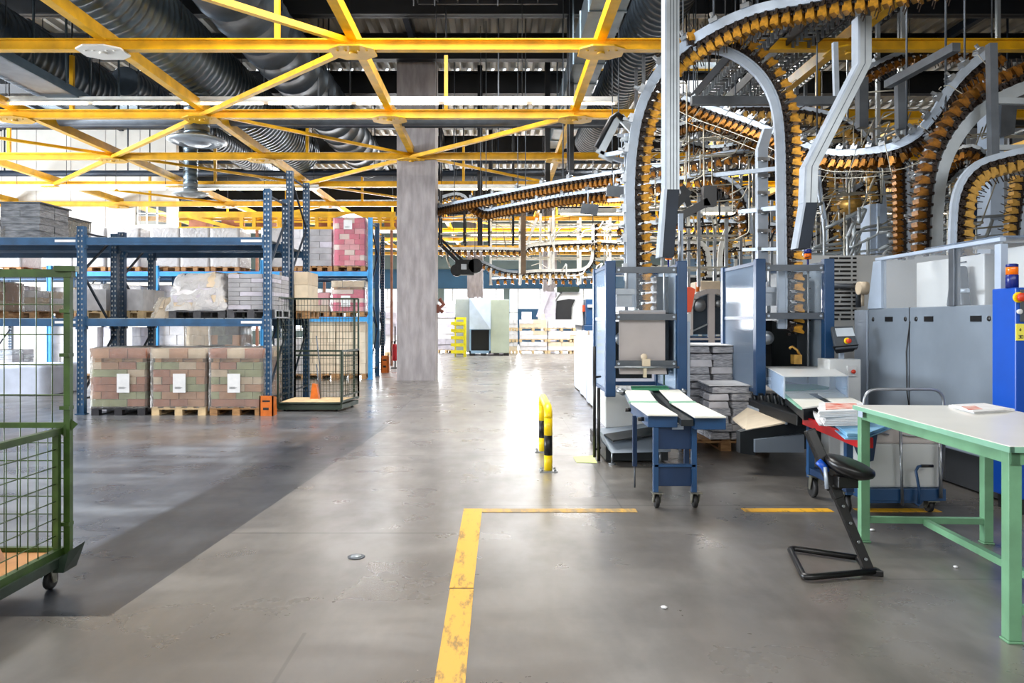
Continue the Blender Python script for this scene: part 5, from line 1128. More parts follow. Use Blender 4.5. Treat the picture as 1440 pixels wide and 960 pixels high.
b.cyl((X(956,y),y,Z(367,y)-.1),(X(956,y),y,Z(367,y)+.35),.02,8); 
b.build('beacon_post', M['galv'], s1)
for (px, py, lab, st) in ((940, 361, 0, s1), (1136, 360, 1, s2)):
    y = yf+.3; c = P(px, py, y); b = MB(); b.lathe((c.x,c.y,c.z-.035), [(.04,0),(.04,.06),(.036,.065)], 16); bo = b.build('beacon', M['beacon'], st, label='orange warning beacon')
    b = MB(); b.lathe((c.x,c.y,c.z+.03), [(.042,0),(.042,.045),(.02,.05)], 16); b.cyl((c.x,c.y,c.z-.035),(c.x,c.y,Z(367,yf)-.1),.012,6); b.build('beacon_cap', M['beacon_b'], bo)
# red sign and switch box on a pale post beside the left stacker
y = 8.7; t = thing('control_post', 'pale post carrying an orange red box and a white switch box beside the left stacker', 'control post', (X(960,y),y,0))
MB().box(X(955,y), X(961,y), y, y+.06, 0, Z(300,y)).build('post', M['mlight'], t)
b = MB(); b.prism([P(956,404,y), P(969,404,y), P(975,407,y), P(969,439,y), P(956,439,y)], (0,-.1,0)); b.build('red_box', M['red_or'], t, .006)
MB().box(X(956,y), X(969,y), y-.09, y-.0, Z(463,y), Z(441,y)).build('switch_box', M['mwhite'], t, .005)
b = MB(); b.box(X(957,y), X(963,y), y-.1, y-.09, Z(455,y), Z(448,y)); b.build('switch_window', M['ink'], t)
# roller feed table of the left stacker
def quad_top(pts, z, h):
    q = [PZ(px, py, z) for (px, py) in pts]; return [(p.x,p.y,z-h) for p in q], [(p.x,p.y,z) for p in q]
t = thing('feed_table', 'blue feed table with two white belts, standing on casters in front of the left stacker', 'feed table', (1.45, 6.4, 0)); zt = .765
for pts, nm in (([(911,582.5),(953,583),(924,565.5),(886,565)], 'belt_plate'), ([(977,585.5),(1021,585.5),(979,565.5),(943,565.5)], 'belt_plate'), ([(887,563.5),(923,563.5),(912,548.5),(878,548)], 'belt_plate'), ([(943,564),(975,563.5),(955,547.5),(927,548)], 'belt_plate')):
    a, c = quad_top(pts, zt, .012); MB().hexa(a, c).build(nm, M['belt'], t)
for pts in ([(911,583),(953,583.5),(924,565.2),(886,564.7)], [(977,586),(1021,586),(979,565.2),(943,565.2)]):
    a, c = quad_top(pts, zt-.013, .1); MB().hexa(a, c).build('belt_box', M['mblue'], t, .004)
for pts in ([(887,564),(923,564),(912,548),(878,547.8)], [(943,564.3),(975,564),(955,547),(927,547.7)]):
    a, c = quad_top(pts, zt-.013, .07); MB().hexa(a, c).build('belt_box', M['mgrey'], t, .004)
a, c = quad_top([(889,547.5),(942,547),(938,542),(887,542.5)], zt+.005, .015); MB().hexa(a, c).build('green_belt', M['belt_g'], t)
for pts in ([(884,565.4),(925,565.8),(924,563.8),(884,563.4)], [(942,566),(980,565.8),(977,563.8),(941,564)]):
    a, c = quad_top(pts, zt+.002, .01); MB().hexa(a, c).build('green_strip', M['edge_g'], t)
b = MB(); a, c = quad_top([(958,590),(975,590),(935,548),(915,548)], zt-.03, .05); b.hexa(a, c); b.build('centre_channel', M['mdark'], t)
def p0(px, py, Y): return P(px, py, Y)
y1 = PZ(925, 714, .0).y   # caster line
xa, xb = X(922.5,6.0), X(976.5,6.0)
for x in (xa, xb):
    MB().box(x-.02, x+.02, 6.0, 6.04, .13, zt-.1).build('leg', M['mblue'], t)
for x in (X(893,6.6),): 
    MB().box(x-.018, x+.018, 6.6, 6.636, .22, zt-.1).build('leg', M['mblue_d'], t); MB().cyl((x,6.618,.03),(x,6.618,.24),.008,8).build('leg_foot', M['steelg'], t)
MB().box(X(966,6.5)-.02, X(966,6.5)+.02, 6.5, 6.54, .13, zt-.1).build('leg', M['mblue_d'], t)
MB().box(xa, xb, 6.03, 6.05, Z(631,6.04), Z(596,6.04)).build('front_panel', M['mblue_d'], t, .004)
MB().box(xa, xb, 6.03, 6.05, Z(683,6.04), Z(655,6.04)).build('lower_panel', M['mblue_d'], t, .004)
b = MB(); b.box(xa-.01, xb+.01, 6.0, 6.05, Z(655,6.04), Z(652,6.04)); b.build('ledge', M['mblue'], t)
MB().box(X(946,6.0), X(962,6.0), 6.015, 6.028, Z(604,6.0), Z(597,6.0)).build('type_plate', M['mlight'], t)
b = MB()
for q in (0, 1): c = P((884,902)[q], (576,589)[q], 6.15+.55*(1-q)); b.cyl((c.x-.03,c.y,c.z),(c.x+.02,c.y,c.z),.018,8)
b.build('adjusting_knob', M['black'], t)
MB().cyl(P(868,548,7.95), P(878,552,7.9), .035, 10).build('roller_bearing', M['galv'], t); MB().cyl(P(958,549,8.0), P(965,552,8.0), .03, 10).build('roller_bearing', M['galv'], t)
for x in (xa, xb): caster(t, x+.01, 6.0, .055, 0, mount=.02)
# right stacker outfeed: clear cover box, belts, dark conveyor
t = thing('outfeed_conveyor', 'outfeed conveyor of the right stacker with clear cover box, white belts and dark side fins', 'conveyor', (3.2, 7.2, 0)); 
zb_ = .79; zc = 1.0
ctop = [(1103,529),(1192,528),(1168,515),(1077,515)]
top_ = [PZ(px,py,.99) for px,py in ctop]
b = MB(); b.hexa([p-Vector((0,0,.008)) for p in top_], top_); b.build('cover_lid', M['bin'], t)
b = MB(); lowz = .78
for i in range(4):
    a, c = top_[i], top_[(i+1) % 4]
    if i == 2: continue
    b.hexa([(a.x,a.y,lowz),(c.x,c.y,lowz),(c.x,c.y+.005,lowz),(a.x,a.y+.005,lowz)], [(a.x,a.y,.98),(c.x,c.y,.98),(c.x,c.y+.005,.98),(a.x,a.y+.005,.98)])
b.build('cover_side', M['acryl_b'], t)
b = MB()
for i in range(4): a = top_[i]; b.box(a.x-.006, a.x+.006, a.y-.006, a.y+.006, lowz, .99)
b.build('cover_edge', M['alu_l'], t)
def qt(pts, z, h, m, nm): a, c = quad_top(pts, z, h); return MB().hexa(a, c).build(nm, M[m], t)
qt([(1103,549),(1165,546),(1168,540),(1100,540)], .80, .01, 'belt_g', 'green_belt')
qt([(1100,552),(1180,551),(1176,547),(1102,548.5)], .79, .012, 'belt', 'belt_plate')
qt([(1128,573),(1166,568.5),(1137,553.5),(1104,552.8)], .785, .012, 'belt', 'belt_plate'); qt([(1178,568.5),(1216,567),(1180,551.5),(1150,553)], .785, .012, 'belt', 'belt_plate'); qt([(1166,569),(1215,567.8),(1209,565.5),(1160,565.5)], .786, .012, 'belt', 'belt_plate')
qt([(1130,574),(1217,569),(1180,552),(1104,553)], .77, .1, 'mdark', 'belt_box'); qt([(1123,571),(1128,573),(1104,552.8),(1100,552.8)], .79, .02, 'edge_g', 'green_strip')
b = MB()
for k in range(6):
    px = 1058+k*9.5; yy = 8.35-k*.14; b.prism([P(px,553,yy), P(px+6,553,yy), P(px+9,586,yy), P(px+2,586,yy)], (0,.03,0)); b.tube([P(px+3,556,yy), P(px+6,570,yy-.03), P(px+5,586,yy)], .02, 6)
b.build('side_fin', M['mdark'], t)
b = MB(); b.box(X(1108,7.2), X(1136,7.2), 6.9, 7.0, Z(584,7), Z(578,7)); b.box(X(1112,7.1), X(1135,7.1), 6.95, 8.3, Z(598,7), Z(582,7)); b.build('drive_box', M['motor'], t, .01)
b = MB(); pts = [(1051,577),(1105,594),(1046,607),(1047,600)]
b.hexa([P(1052,574,8.3), P(1106,595,7.3), P(1049,606,7.4), P(1030,590,8.2)], [P(1052,572,8.3), P(1106,593,7.3), P(1049,604,7.4), P(1030,588,8.2)]); b.build('chute_board', M['beige'], t)
b = MB(); b.bar(P(1052,572,8.3), P(1106,593,7.3), .02, .05); b.build('chute_edge', M['alu_l'], t)
b = MB(); b.prism([P(1041,607,7.35), P(1132,590,7.35), P(1132,607,7.35), P(1062,618,7.35), P(1062,640,7.35), P(1041,637,7.35)], (0,.12,0)); b.build('dark_beam', M['mdark'], t)
b = MB(); b.prism([P(1062,618,7.3), P(1131,611,7.3), P(1131,636,7.3), P(1062,636,7.3)], (0,.5,0)); b.build('floor_hopper', M['mgrey'], t)
b = MB(); b.box(X(1066,8.3), X(1165,8.3), 8.2, 9.6, .1, .62); b.build('base_block', M['mdark'], t)
# pedestal + tilted control panel
y = 8.0; t = thing('control_pedestal', 'pale pedestal with tilted touch screen and red emergency buttons right of the right stacker', 'control panel', (X(1185,y),y,0))
MB().box(X(1166,y), X(1211,y), y, y+.3, 0, Z(505,y)).build('pedestal', M['mwhite'], t, .01)
b = MB(); b.hexa([P(1129,553,y), P(1211,570,y-.3), P(1211,577,y-.3), P(1140,577,y)], [P(1129,549,y), P(1211,553,y-.3), P(1211,553,y+.1), P(1140,550,y+.2)]) if False else None
MB().box(X(1186,y), X(1192,y), y+.08, y+.12, Z(506,y), Z(484,y)).build('panel_stem', M['alu_l'], t)
c = [P(1169,459,y+.05), P(1203,458,y+.05), P(1207,484,y-.1), P(1204,492,y-.1), P(1176,494,y-.1), P(1172,487,y-.1)]
b = MB(); b.prism([P(1169,459,y+.03), P(1199,458,y+.03), P(1207,488,y-.08), P(1175,491,y-.08)], (0.02,.07,-.03)); b.mat(1); b.hexa([P(1170,487,y-.08), P(1208,484,y-.08), P(1208,484,y+.05), P(1170,487,y+.05)],[P(1176,497,y-.04), P(1200,494,y-.04), P(1200,494,y+.05), P(1176,497,y+.05)]); b.build('panel_case', [M['steelg'], M['black']], t, .006)
b = MB(); b.prism([P(1174,461.5,y+.012), P(1198,460.5,y+.012), P(1202,472,y-.028), P(1177,473,y-.028)], (0,-.012,0)); b.build('touch_screen', M['screen'], t)
def estop(t, px, py, yy, r=.035, collar=True):
    c = P(px, py, yy)
    if collar: MB().lathe(c, [(r*1.25,0),(r*1.25,.012),(r*.9,.014)], 20, 'y').build('button_collar', M['safe'] if 'safe' in M else M['yellow2'], t)
    MB().lathe(c+Vector((0,-.012,0)), [(r*.5,0),(r*.55,.02),(r,.024),(r,.04),(r*.8,.048)], 20, 'y').build('emergency_button', M['knob'], t)
estop(t, 1191, 479, y-.06, .026); 
b = MB(); b.box(X(1190,y), X(1203,y), y-.03, y, Z(529,y), Z(514,y)); b.build('button_box', M['mwhite'], t, .004); estop(t, 1197.5, 522, y-.03, .022, False)
# white slotted machine panel behind
y = 9.8; t = thing('slotted_machine_wall', 'wide white machine panel with rows of black slots behind the right stacker', 'machine', (X(1260,y),y,0))
MB().box(X(1100,y), X(1500,y), y, y+.15, .4, Z(359,y)).build('white_panel', M['mwhite'], t)
for k in range(15):
    z = Z(363+k*6.1, y); b = MB(); a = X(1166,y)
    for (u, v) in ((0, 12+(k*5) % 7), (14+(k*3) % 4, 30), (33, 38)): b.box(a+u*y/FPX, a+v*y/FPX, y-.012, y+.0, z-.012, z+.012)
    b.build('slot', M['black'], t)
b = MB(); z = Z(400,y); b.tube([P(1168,402,y-.1), P(1198,402,y-.1), P(1205,406,y-.1), P(1207,414,y-.1), P(1207,432,y-.1)], .035, 8); b.build('grab_handle', M['steelg'], t)
b = MB(); b.cyl(P(1207,405,y-.25), P(1219,405,y-.25), .085, 14); b.cyl(P(1213,408,y-.2), P(1213,430,y-.2), .02, 8); b.build('motor_cylinder', M['beige'], t)
# ================================================================ GREY PRESS along X=4.08
XM = 4.08; ya, yb = 5.5, 8.6; ZT = 1.64
def SX(px): return XM*FPX/(px-VPX)          # depth where the side plane meets a pixel column
press = t = thing('grey_press', 'long grey press cabinet with a clear hood along the right side', 'machine', (5.0, 7.0, 0))
MB().box(XM, XM+1.6, SX(1398), SX(1221), .35, ZT).build('body', M['mgrey'], t, .01)
MB().box(XM, XM+1.6, SX(1219), SX(1201), .1, ZT-.01).build('end_column', M['mlight'], t, .01)
MB().box(XM+.1, XM+1.5, SX(1396), SX(1221), .02, .35).build('plinth', M['vent'], t)
for (p0_, p1_) in ((1245,1255.5), (1300,1312.5), (1365,1380.5)):
    MB().box(XM-.006, XM+.02, SX(p1_), SX(p0_), 1.5, 1.55).build('door_latch', M['black'], t)
b = MB()
for px, in ((1228,),(1273.5,),(1288.5,),(1391,)): b = MB(); b.lathe((XM-.002, SX(px), 1.525), [(.02,-.006),(.024,0),(.024,.01)], 14, 'x'); b.build('door_lock', M['black'], t)
b = MB()
for px in (1279,): b.box(XM-.002, XM+.01, SX(px)-.006, SX(px)+.006, .5, ZT)
b.build('door_gap', M['black'], t)
MB().tube([(XM-.004, SX(1280), 1.5), (XM-.012, SX(1276), 1.2), (XM-.012, SX(1277), .8), (XM-.01, SX(1281), .6)], .006, 5).build('hanging_cable', M['black'], t)
zh = Z(364.5, SX(1234))
MB().box(XM+.01, XM+.02, SX(1408), SX(1236), ZT, zh).build('hood_window', M['hoodglass'], t)
for (a, c, m, s) in ((1229, 1240, 'mlight', 0), (1335, 1343, 'steelg', 0), (1400, 1409, 'mlight', 1)):
    z1_ = 2.15 if s == 0 else Z(343, SX(1405))
    b = MB(); b.hexa([(XM-.01,SX(c),ZT),(XM+.05,SX(c),ZT),(XM+.05,SX(a-(8 if a == 1229 else 0)),ZT),(XM-.01,SX(a-(8 if a == 1229 else 0)),ZT)], [(XM-.01,SX(c),z1_),(XM+.05,SX(c),z1_),(XM+.05,SX(a),z1_),(XM-.01,SX(a),z1_)]); b.build('hood_pillar', M[m], t, .004)
b = MB(); b.box(XM-.01, XM+.04, SX(1408), SX(1232), zh-.015, zh+.015); b.build('hood_rail', M['mlight'], t)
MB().hexa([(XM,SX(1405),2.19),(XM+1.4,SX(1405),2.19),(XM+1.4,SX(1300),2.19),(XM,SX(1300),2.19)], [(XM,SX(1405),2.2),(XM+1.4,SX(1405),2.2),(XM+1.4,SX(1300),2.2),(XM,SX(1300),2.2)]).build('hood_lid', M['acryl_b'], t)
b = MB(); b.box(XM+.35, XM+1.3, SX(1330), SX(1242), ZT, 2.12); b.box(XM+.35, XM+1.3, SX(1405), SX(1348), ZT, 2.14); b.build('inner_box', M['mwhite'], t, .01)
for k in range(7): MB().box(XM+.34, XM+.352, SX(1303)-.05, SX(1285), 1.72+k*.056, 1.735+k*.056).build('inner_slot', M['steelg'], t)
b = MB(); b.hexa([(XM+.2,SX(1322),ZT),(XM+.3,SX(1322),ZT),(XM+.3,SX(1300),ZT),(XM+.2,SX(1300),ZT)], [(XM+.2,SX(1316),2.02),(XM+.3,SX(1316),2.02),(XM+.3,SX(1306),2.02),(XM+.2,SX(1306),2.02)]); b.build('feeder_lever', M['steelg'], t, .02)
b = MB(); b.cyl((XM+.15,SX(1318),1.78),(XM+.15,SX(1338),1.78),.02,8); b.build('lever_rod', M['alu_l'], t)
# ink-blue electrical cabinet
t = thing('control_cabinet', 'bright blue control cabinet with orange beacon at the right edge', 'cabinet', (4.3, 5.9, 0)); yc0, yc1 = 5.78, 6.06; xc0 = XM-.07
MB().box(xc0, xc0+.9, yc0, yc1, .12, Z(405,5.9)).build('body', M['mblue_b'], t, .01)
MB().box(xc0+.05, xc0+.9, yc0+.02, yc1, 0, .12).build('plinth', M['vent'], t)
xf = X(1427.5, yc0)
b = MB(); b.box(xc0+.03, xc0+.3, yc0-.012, yc0, Z(452,yc0), Z(407,yc0)); b.build('button_panel', M['steelg'], t)
estop(t, 1431.5, 418, yc0-.012, .033)
MB().lathe(P(1432.5,438,yc0-.012), [(.018,0),(.02,.02),(.014,.024)], 14, 'y').build('white_button', M['mwhite'], t)
s = MB().box(X(1428,yc0), X(1439,yc0), yc0-.01, yc0, Z(478.5,yc0), Z(455,yc0)).build('yellow_label', M['label'], t)
b = MB()   # digits 30 and the little mark above, as on the sticker
def strokes(b, ox, oz, w, h, y, segs, th):
    for (a, c, e, f) in segs:
        b.bar((ox+a*w, y, oz+c*h), (ox+e*w, y, oz+f*h), .003, th, (0,0,1) if abs(a-e) > abs(c-f) else (1,0,0))
sz = .0105; oz = Z(475.3,yc0); ox = X(1431,yc0)
strokes(b, ox, oz, .014, .022, yc0-.0115, [(0,0,1,0),(1,0,1,1),(0,1,1,1),(0.2,.5,1,.5)], .004)
strokes(b, ox+.02, oz, .014, .022, yc0-.0115, [(0,0,1,0),(1,0,1,1),(0,1,1,1),(0,0,0,1)], .004)
strokes(b, X(1432,yc0), Z(465,yc0), .018, .022, yc0-.0115, [(.6,0,.6,1),(.6,0,0,.35),(0,.35,.9,.35)], .004)
b.build('label_print', M['ink'], s)
c = P(1428, 404, 5.86)
b = MB(); b.lathe((c.x-.02,5.87,Z(405,5.9)), [(.045,0),(.045,.1),(.04,.105)], 18); bo = b.build('beacon_base', M['beacon_b'], t)
MB().lathe((c.x-.02,5.87,Z(405,5.9)+.105), [(.043,0),(.043,.055),(.04,.06)], 18).build('beacon_lens', M['beacon'], bo)
MB().lathe((c.x-.02,5.87,Z(405,5.9)+.165), [(.043,0),(.043,.02),(.03,.025)], 18).build('beacon_cap', M['beacon_b'], bo)
t = press
b = MB(); b.box(5.7, 5.75, 6.5, 6.55, 1.5, 2.12); b.box(4.2, 5.75, 6.2, 6.25, 2.16, 2.2); b.build('hood_frame', M['frame'], t)
# ================================================================ hooded folding machine behind
y = 15.5; t = thing('folding_machine', 'round-shouldered grey folding machine with glass doors between the two stackers', 'machine', (X(995,y),y,0))
b = MB(); x0, xm, x1_ = X(968,y), X(1000,y), X(1032,y)
arc = [(970,470),(970,430),(974,418),(982,412),(992,408.5),(1000,408),(1008,408.5),(1018,412),(1028,418),(1032,430),(1032,470)]
b.prism([P(px,py,y+.15) for px,py in arc], (0,1.2,0)); b.build('body', M['mlight'], t)
b = MB()
for seg_ in (arc[0:6], arc[5:11]):
    for (a, c) in zip(seg_[:-1], seg_[1:]): b.bar(P(a[0],a[1]+1.5,y), P(c[0],c[1]+1.5,y), .1, .14, (0,1,0))
b.bar(P(1000,408,y), P(1000,486,y), .12, .12, (0,1,0)); b.box(x0-.1, x1_+.1, y-.05, y+.1, Z(478,y), Z(475,y)); b.build('door_frame', M['board'], t)
b = MB(); b.prism([P(px,py,y+.1) for px,py in ((974,470),(974,432),(984,418),(996,414),(996,470))], (0,.02,0)); b.prism([P(px,py,y+.1) for px,py in ((1004,470),(1004,414),(1018,418),(1028,430),(1028,470))], (0,.02,0)); b.build('door_glass', M['smoke'], t)
b = MB(); b.lathe(P(983,429,y-.0), [(.02,-.02),(.13,-.02),(.14,.02),(.05,.04)], 20, 'y'); b.build('drum', M['galv'], t)
MB().bar(P(968,468,y+.02), P(996,455,y+.02), .05, .03).build('feed_bar', M['galv'], t); MB().lathe(P(1010,427,y), [(.02,-.02),(.07,-.02),(.07,.02),(.03,.04)], 16, 'y').build('drum', M['galv'], t)
MB().box(x0-.1, x1_+.1, y, y+1.2, Z(474,y)-.3, Z(474,y)).build('blue_skirt', M['mblue'], t); MB().box(x0-.1, x1_+.1, y, y+1.2, 0, Z(474,y)-.3).build('lower_skirt', M['mlight'], t)
MB().box(X(988,y), X(1018,y), y+.2, y+1, Z(410,y), Z(394,y)).build('top_housing', M['beige'], t, .03)
b = MB(); b.cyl(P(981,397,y), P(981,410,y), .04, 8); b.build('small_beacon', M['orange'], t)
# pale scaffold with blue glazing behind the left stacker / folding machine
y = 20; t = thing('glazed_cabin', 'pale framed cabin with bluish panes behind the folding machine', 'cabin', (X(1000,y),y,0))
b = MB()
for px in (962, 985, 1010, 1035, 1060): b.box(X(px,y)-.04, X(px,y)+.04, y, y+.08, 0, Z(358,y))
for py in (362, 378, 388, 405): b.box(X(960,y), X(1062,y), y, y+.08, Z(py,y)-.035, Z(py,y)+.035)
b.build('cabin_frame', M['frame'], t); MB().box(X(960,y), X(1062,y), y+.1, y+.14, 0, Z(358,y)).build('cabin_pane', M['cabb'], t)
MB().box(X(965,y), X(1010,y), y+.02, y+.1, Z(404,y), Z(389,y)).build('dark_pane', M['mdark'], t)
# ---- newspaper pallet between the stackers
def news_stack(label, x, y, w, d, layers, z0, seed, name='newspaper_stack', group=None):
    r = random.Random(seed); t = thing(name, label, 'newspaper stack', (x, y, z0), world=False); b = MB(); z = 0
    for l in range(layers):
        h = .075+r.random()*.02; n = 2
        for k in range(n):
            for q in (0, 1):
                x0 = -w/2+k*w/n+(r.random()-.5)*.05; y0 = -d/2 if q == 0 else 0
                dz = (r.random())*.012
                y0 += (r.random()-.5)*.05
                b.mat(r.choice((0, 0, 1)))
                b.hexa([(x0,y0,z),(x0+w/n-.01,y0,z),(x0+w/n-.01,y0+d/2-.01,z),(x0,y0+d/2-.01,z)], [(x0+.01,y0+.01,z+h-dz),(x0+w/n-.02,y0+.008,z+h),(x0+w/n-.02,y0+d/2-.02,z+h),(x0+.01,y0+d/2-.02,z+h-dz)])
        z += .088
    b.build('newspaper_bundles', [M['news'], M['white_load']], t, .012)
    b = MB(); b.hexa([(-w/2-.03,-d/2-.03,z),(w/2+.02,-d/2-.02,z),(w/2+.02,d/2,z),(-w/2,d/2,z)], [(-w/2-.03,-d/2-.03,z+.012),(w/2+.02,-d/2-.02,z+.006),(w/2+.02,d/2,z+.02),(-w/2,d/2,z+.02)]); b.build('top_sheet', M['paper'], t)
    return t
ny = 9.1
t = thing('loading_pallet', 'wooden pallet under the newspaper stacks between the stackers', 'pallet', (X(1005,ny)+.0,ny+.2,.0), world=False); pallet_mb(1.0, 1.3).build('pallet_boards', M['wood'], t)
news_stack('tall grey stack of folded newspapers between the two stackers', X(994,ny+.4), ny+.45, .58, .62, 12, .145, 3)
news_stack('lower grey stack of newspaper bundles in front, by the beige chute', X(1019,ny-.2), ny-.22, .5, .56, 7, .145, 4)
b = MB(); b.hexa([P(981,599,8.0),P(1010,602,8.0),P(1018,595,8.5),P(985,593,8.5)],[P(983,597,8.0),P(1009,600,8.0),P(1016,594,8.5),P(986,591,8.5)]); tag(b.build('loose_papers', M['print_c']), 'crumpled colourful papers on the pallet edge under the newspapers', 'papers')
# ---- sheet covered stacks left of the left stacker
for k, (y0, y1, hh) in enumerate(((10.9, 12.3, 1.14), (12.45, 13.9, 1.16), (14.05, 15.5, 1.2), (15.7, 17.1, 1.18))):
    lab = ['nearest white sheet-covered stack left of the left stacker', 'second white sheet-covered stack from the left stacker', 'third white sheet-covered stack along the aisle', 'farthest white sheet-covered stack along the aisle'][k]
    t = thing('sheeted_stack', lab, 'paper stack', (2.05+.05*k, (y0+y1)/2, 0), world=False)
    w, d = .9, y1-y0
    b = shell(w, d, .03, hh, .025, 8, 6, 0); b.build('cover_sheet', M['sheet'], t)
    load_mb(w-.06, d-.08, .05, hh-.04, 5, 2, 1).build('paper_packs', [M['white_load']], t)
    pallet_mb(w-.1, d-.1).build('pallet', M['wood_l'], t)
    b = MB(); b.box(-w/2-.02, -w/2+.1, -d/2-.02, -d/2+.005, 0.02, hh-.1); b.build('strap', M['mblue_d'] if k == 1 else M['sheet'], t)
# ---- far hooded press
yy = 38; t = thing('hooded_press', 'white hooded press with dark opening behind the far pallet wall', 'machine', (X(805,yy),yy,0))
b = MB(); b.prism([P(775,455,yy+.2), P(779,428,yy+.2), P(792,409,yy+.2), P(818,411,yy+.2), P(822,430,yy+.2), P(822,466,yy+.2)], (0,2.5,0)); b.build('body', M['mwhite'], t)
b = MB(); b.prism([P(781,446,yy+.1), P(783,423,yy+.1), P(800,420,yy+.1), P(809,421,yy+.1), P(804,432,yy+.1), P(803,455,yy+.1), P(781,458,yy+.1)], (0,.12,0)); b.build('dark_opening', M['vent'], t)
b = MB(); b.prism([P(804,456,yy), P(806,432,yy), P(811,422,yy), P(820,424,yy), P(820,458,yy)], (0,.2,0)); b.build('side_door', M['mwhite'], t, .02)
b = MB(); b.bar(P(757,446,yy-.2), P(771,410,yy-.2), .25, .08, (0,1,0)); b.box(X(764,yy), X(781,yy), yy-.1, yy+2, 0, Z(410,yy)); b.build('feeder', M['lilac'], t)
MB().box(X(819,yy), X(823,yy), yy-.15, yy-.02, Z(438,yy), Z(429,yy)).build('orange_tag', M['red_or'], t)
b = MB(); b.box(X(783,yy), X(815,yy), yy, yy+1.5, Z(410,yy), Z(403,yy)); b.build('top_unit', M['cage_d'], t)
yy = 37; t = thing('blue_machine', 'blue machine block between the hooded press and the left stacker', 'machine', (X(835,yy),yy,0))
MB().box(X(822,yy), X(860,yy), yy, yy+1.5, 0, Z(457,yy)).build('body', M['mblue'], t, .03); MB().box(X(825,yy), X(858,yy), yy+.3, yy+1.5, Z(457,yy), Z(420,yy)).build('upper_block', M['mblue'], t, .03)
MB().box(X(827,yy), X(842,yy), yy+.2, yy+.32, Z(432,yy), Z(428,yy)).build('shelf', M['mwhite'], t)
# ================================================================ FOREGROUND
# worktable
t = thing('worktable', 'long green steel worktable with a white laminate top in the right foreground', 'table', (2.86, 4.28, 0), R(-3.2), world=False)
w, d, h = .9, 1.72, .925
MB().box(-w/2, w/2, -d/2, d/2, h-.03, h).build('tabletop', M['top'], t, .004)
b = MB()
for x in (-w/2-.004, w/2-.02): b.box(x, x+.024, -d/2-.004, d/2+.004, h-.03, h-.003)
for y in (-d/2-.004, d/2-.02): b.box(-w/2, w/2, y, y+.024, h-.03, h-.003)
b.build('edge_band', M['edge_g'], t)
b = MB()
for x in (-w/2+.02, w/2-.06): b.box(x, x+.04, -d/2+.02, d/2-.02, h-.09, h-.03)
for y in (-d/2+.02, d/2-.06): b.box(-w/2+.02, w/2-.02, y, y+.04, h-.09, h-.03)
b.build('apron', M['green'], t)
for x in (-w/2+.045, w/2-.045):
    for y in (-d/2+.06, d/2-.06): 
        b = MB(); b.box(x-.03, x+.03, y-.03, y+.03, .012, h-.03); b.box(x-.036, x+.036, y-.036, y+.036, 0, .012); b.build('leg', M['green'], t, .004)
b = MB()
for y in (-d/2+.06, d/2-.06): b.box(-w/2+.07, w/2-.07, y-.02, y+.02, .13, .17)
b.box(-.02, .02, -d/2+.08, d/2-.08, .12, .16); b.build('stretcher', M['green'], t)
MB().box(-w/2-.006, -w/2-.003, d/2-.16, d/2-.09, h-.07, h-.03).build('table_sticker', M['mlight'], t)
b = MB(); c = [PZ(px, py, .93) for px, py in ((1334,571),(1384,568.5),(1427,577),(1370,580.5))]
b.hexa([(p.x,p.y,.926) for p in c], [(p.x,p.y,.94) for p in c]); c2 = [PZ(px, py, .945) for px, py in ((1338,570),(1380,568),(1420,575),(1368,578))]
b.hexa([(p.x,p.y,.94) for p in c2], [(p.x,p.y,.952) for p in c2])
o = b.build('printed_papers', M['paper']); tag(o, 'loose printed papers lying on the white worktable', 'papers'); c3 = [PZ(px, py, .953) for px, py in ((1352,571.5),(1370,570),(1382,575),(1362,576))]
q = MB().hexa([(p.x-o.location.x,p.y-o.location.y,.9525-o.location.z) for p in c3], [(p.x-o.location.x,p.y-o.location.y,.9535-o.location.z) for p in c3]).build('printed_picture', M['print_c'], o)
# sit-stand stool
t = thing('sit_stand_stool', 'black sit-stand stool with slanted post and round seat by the green table', 'stool', (2.2, 4.5, 0))
loop = [(2.245,4.36),(1.80,4.30),(1.765,4.33),(1.875,4.84),(1.915,4.865),(2.27,4.66)]
pts = []
def rnd_corner(P_, r=.05, n=4):
    out = []
    for i, p in enumerate(P_):
        p = Vector(p)
        if i in (0, len(P_)-1): out.append(p); continue
        a = Vector(P_[i-1]); c = Vector(P_[i+1]); u = (a-p).normalized()*r; v = (c-p).normalized()*r
        for k in range(n+1):
            s = k/n; out.append((p+u)*(1-s)**2+p*2*s*(1-s)+(p+v)*s*s)
    return out
g1, g2, g3, g4 = PZ(1231,803,.025), PZ(1131,812,.025), PZ(1110,770,.025), PZ(1206,784,.025)
MB().tube(rnd_corner([g1, g2, g3, g4], .06, 6), .019, 12).build('base_loop', M['black'], t)
b = MB(); b.tube(rnd_corner([g4, g1+Vector((-.02,.12,0)), g1], .03), .017, 10); b.prism([(g1.x-.08,g1.y+.0,0),(g1.x+.035,g1.y-.03,0),(g1.x+.03,g1.y+.05,0),(g1.x-.06,g1.y+.06,0)], (0,0,.035)); b.build('base_block', M['black'], t, .004)
b0_ = Vector((g1.x-.03, g1.y+.02, .03)); topv = P(1138,604,4.62)
m1 = b0_.lerp(topv, .52)
b = MB(); b.bar(b0_, b0_.lerp(topv, .66), .034, .055, (1,0,0)); b.build('lower_post', M['black'], t, .004)
b = MB(); b.bar(b0_.lerp(topv, .5)+Vector((0,-.002,0)), topv, .05, .062, (1,0,0)); b.build('upper_post', M['black'], t, .006)
b = MB()
for q in (.08, .2, .33, .45): c = b0_.lerp(topv, q); b.cyl(c+Vector((0,-.032,0)), c+Vector((0,-.024,0)), .009, 8)
b.build('post_screw', M['galv'], t)
c = P(1195,656,4.5); ax = Vector((.28,-.18,1)).normalized()
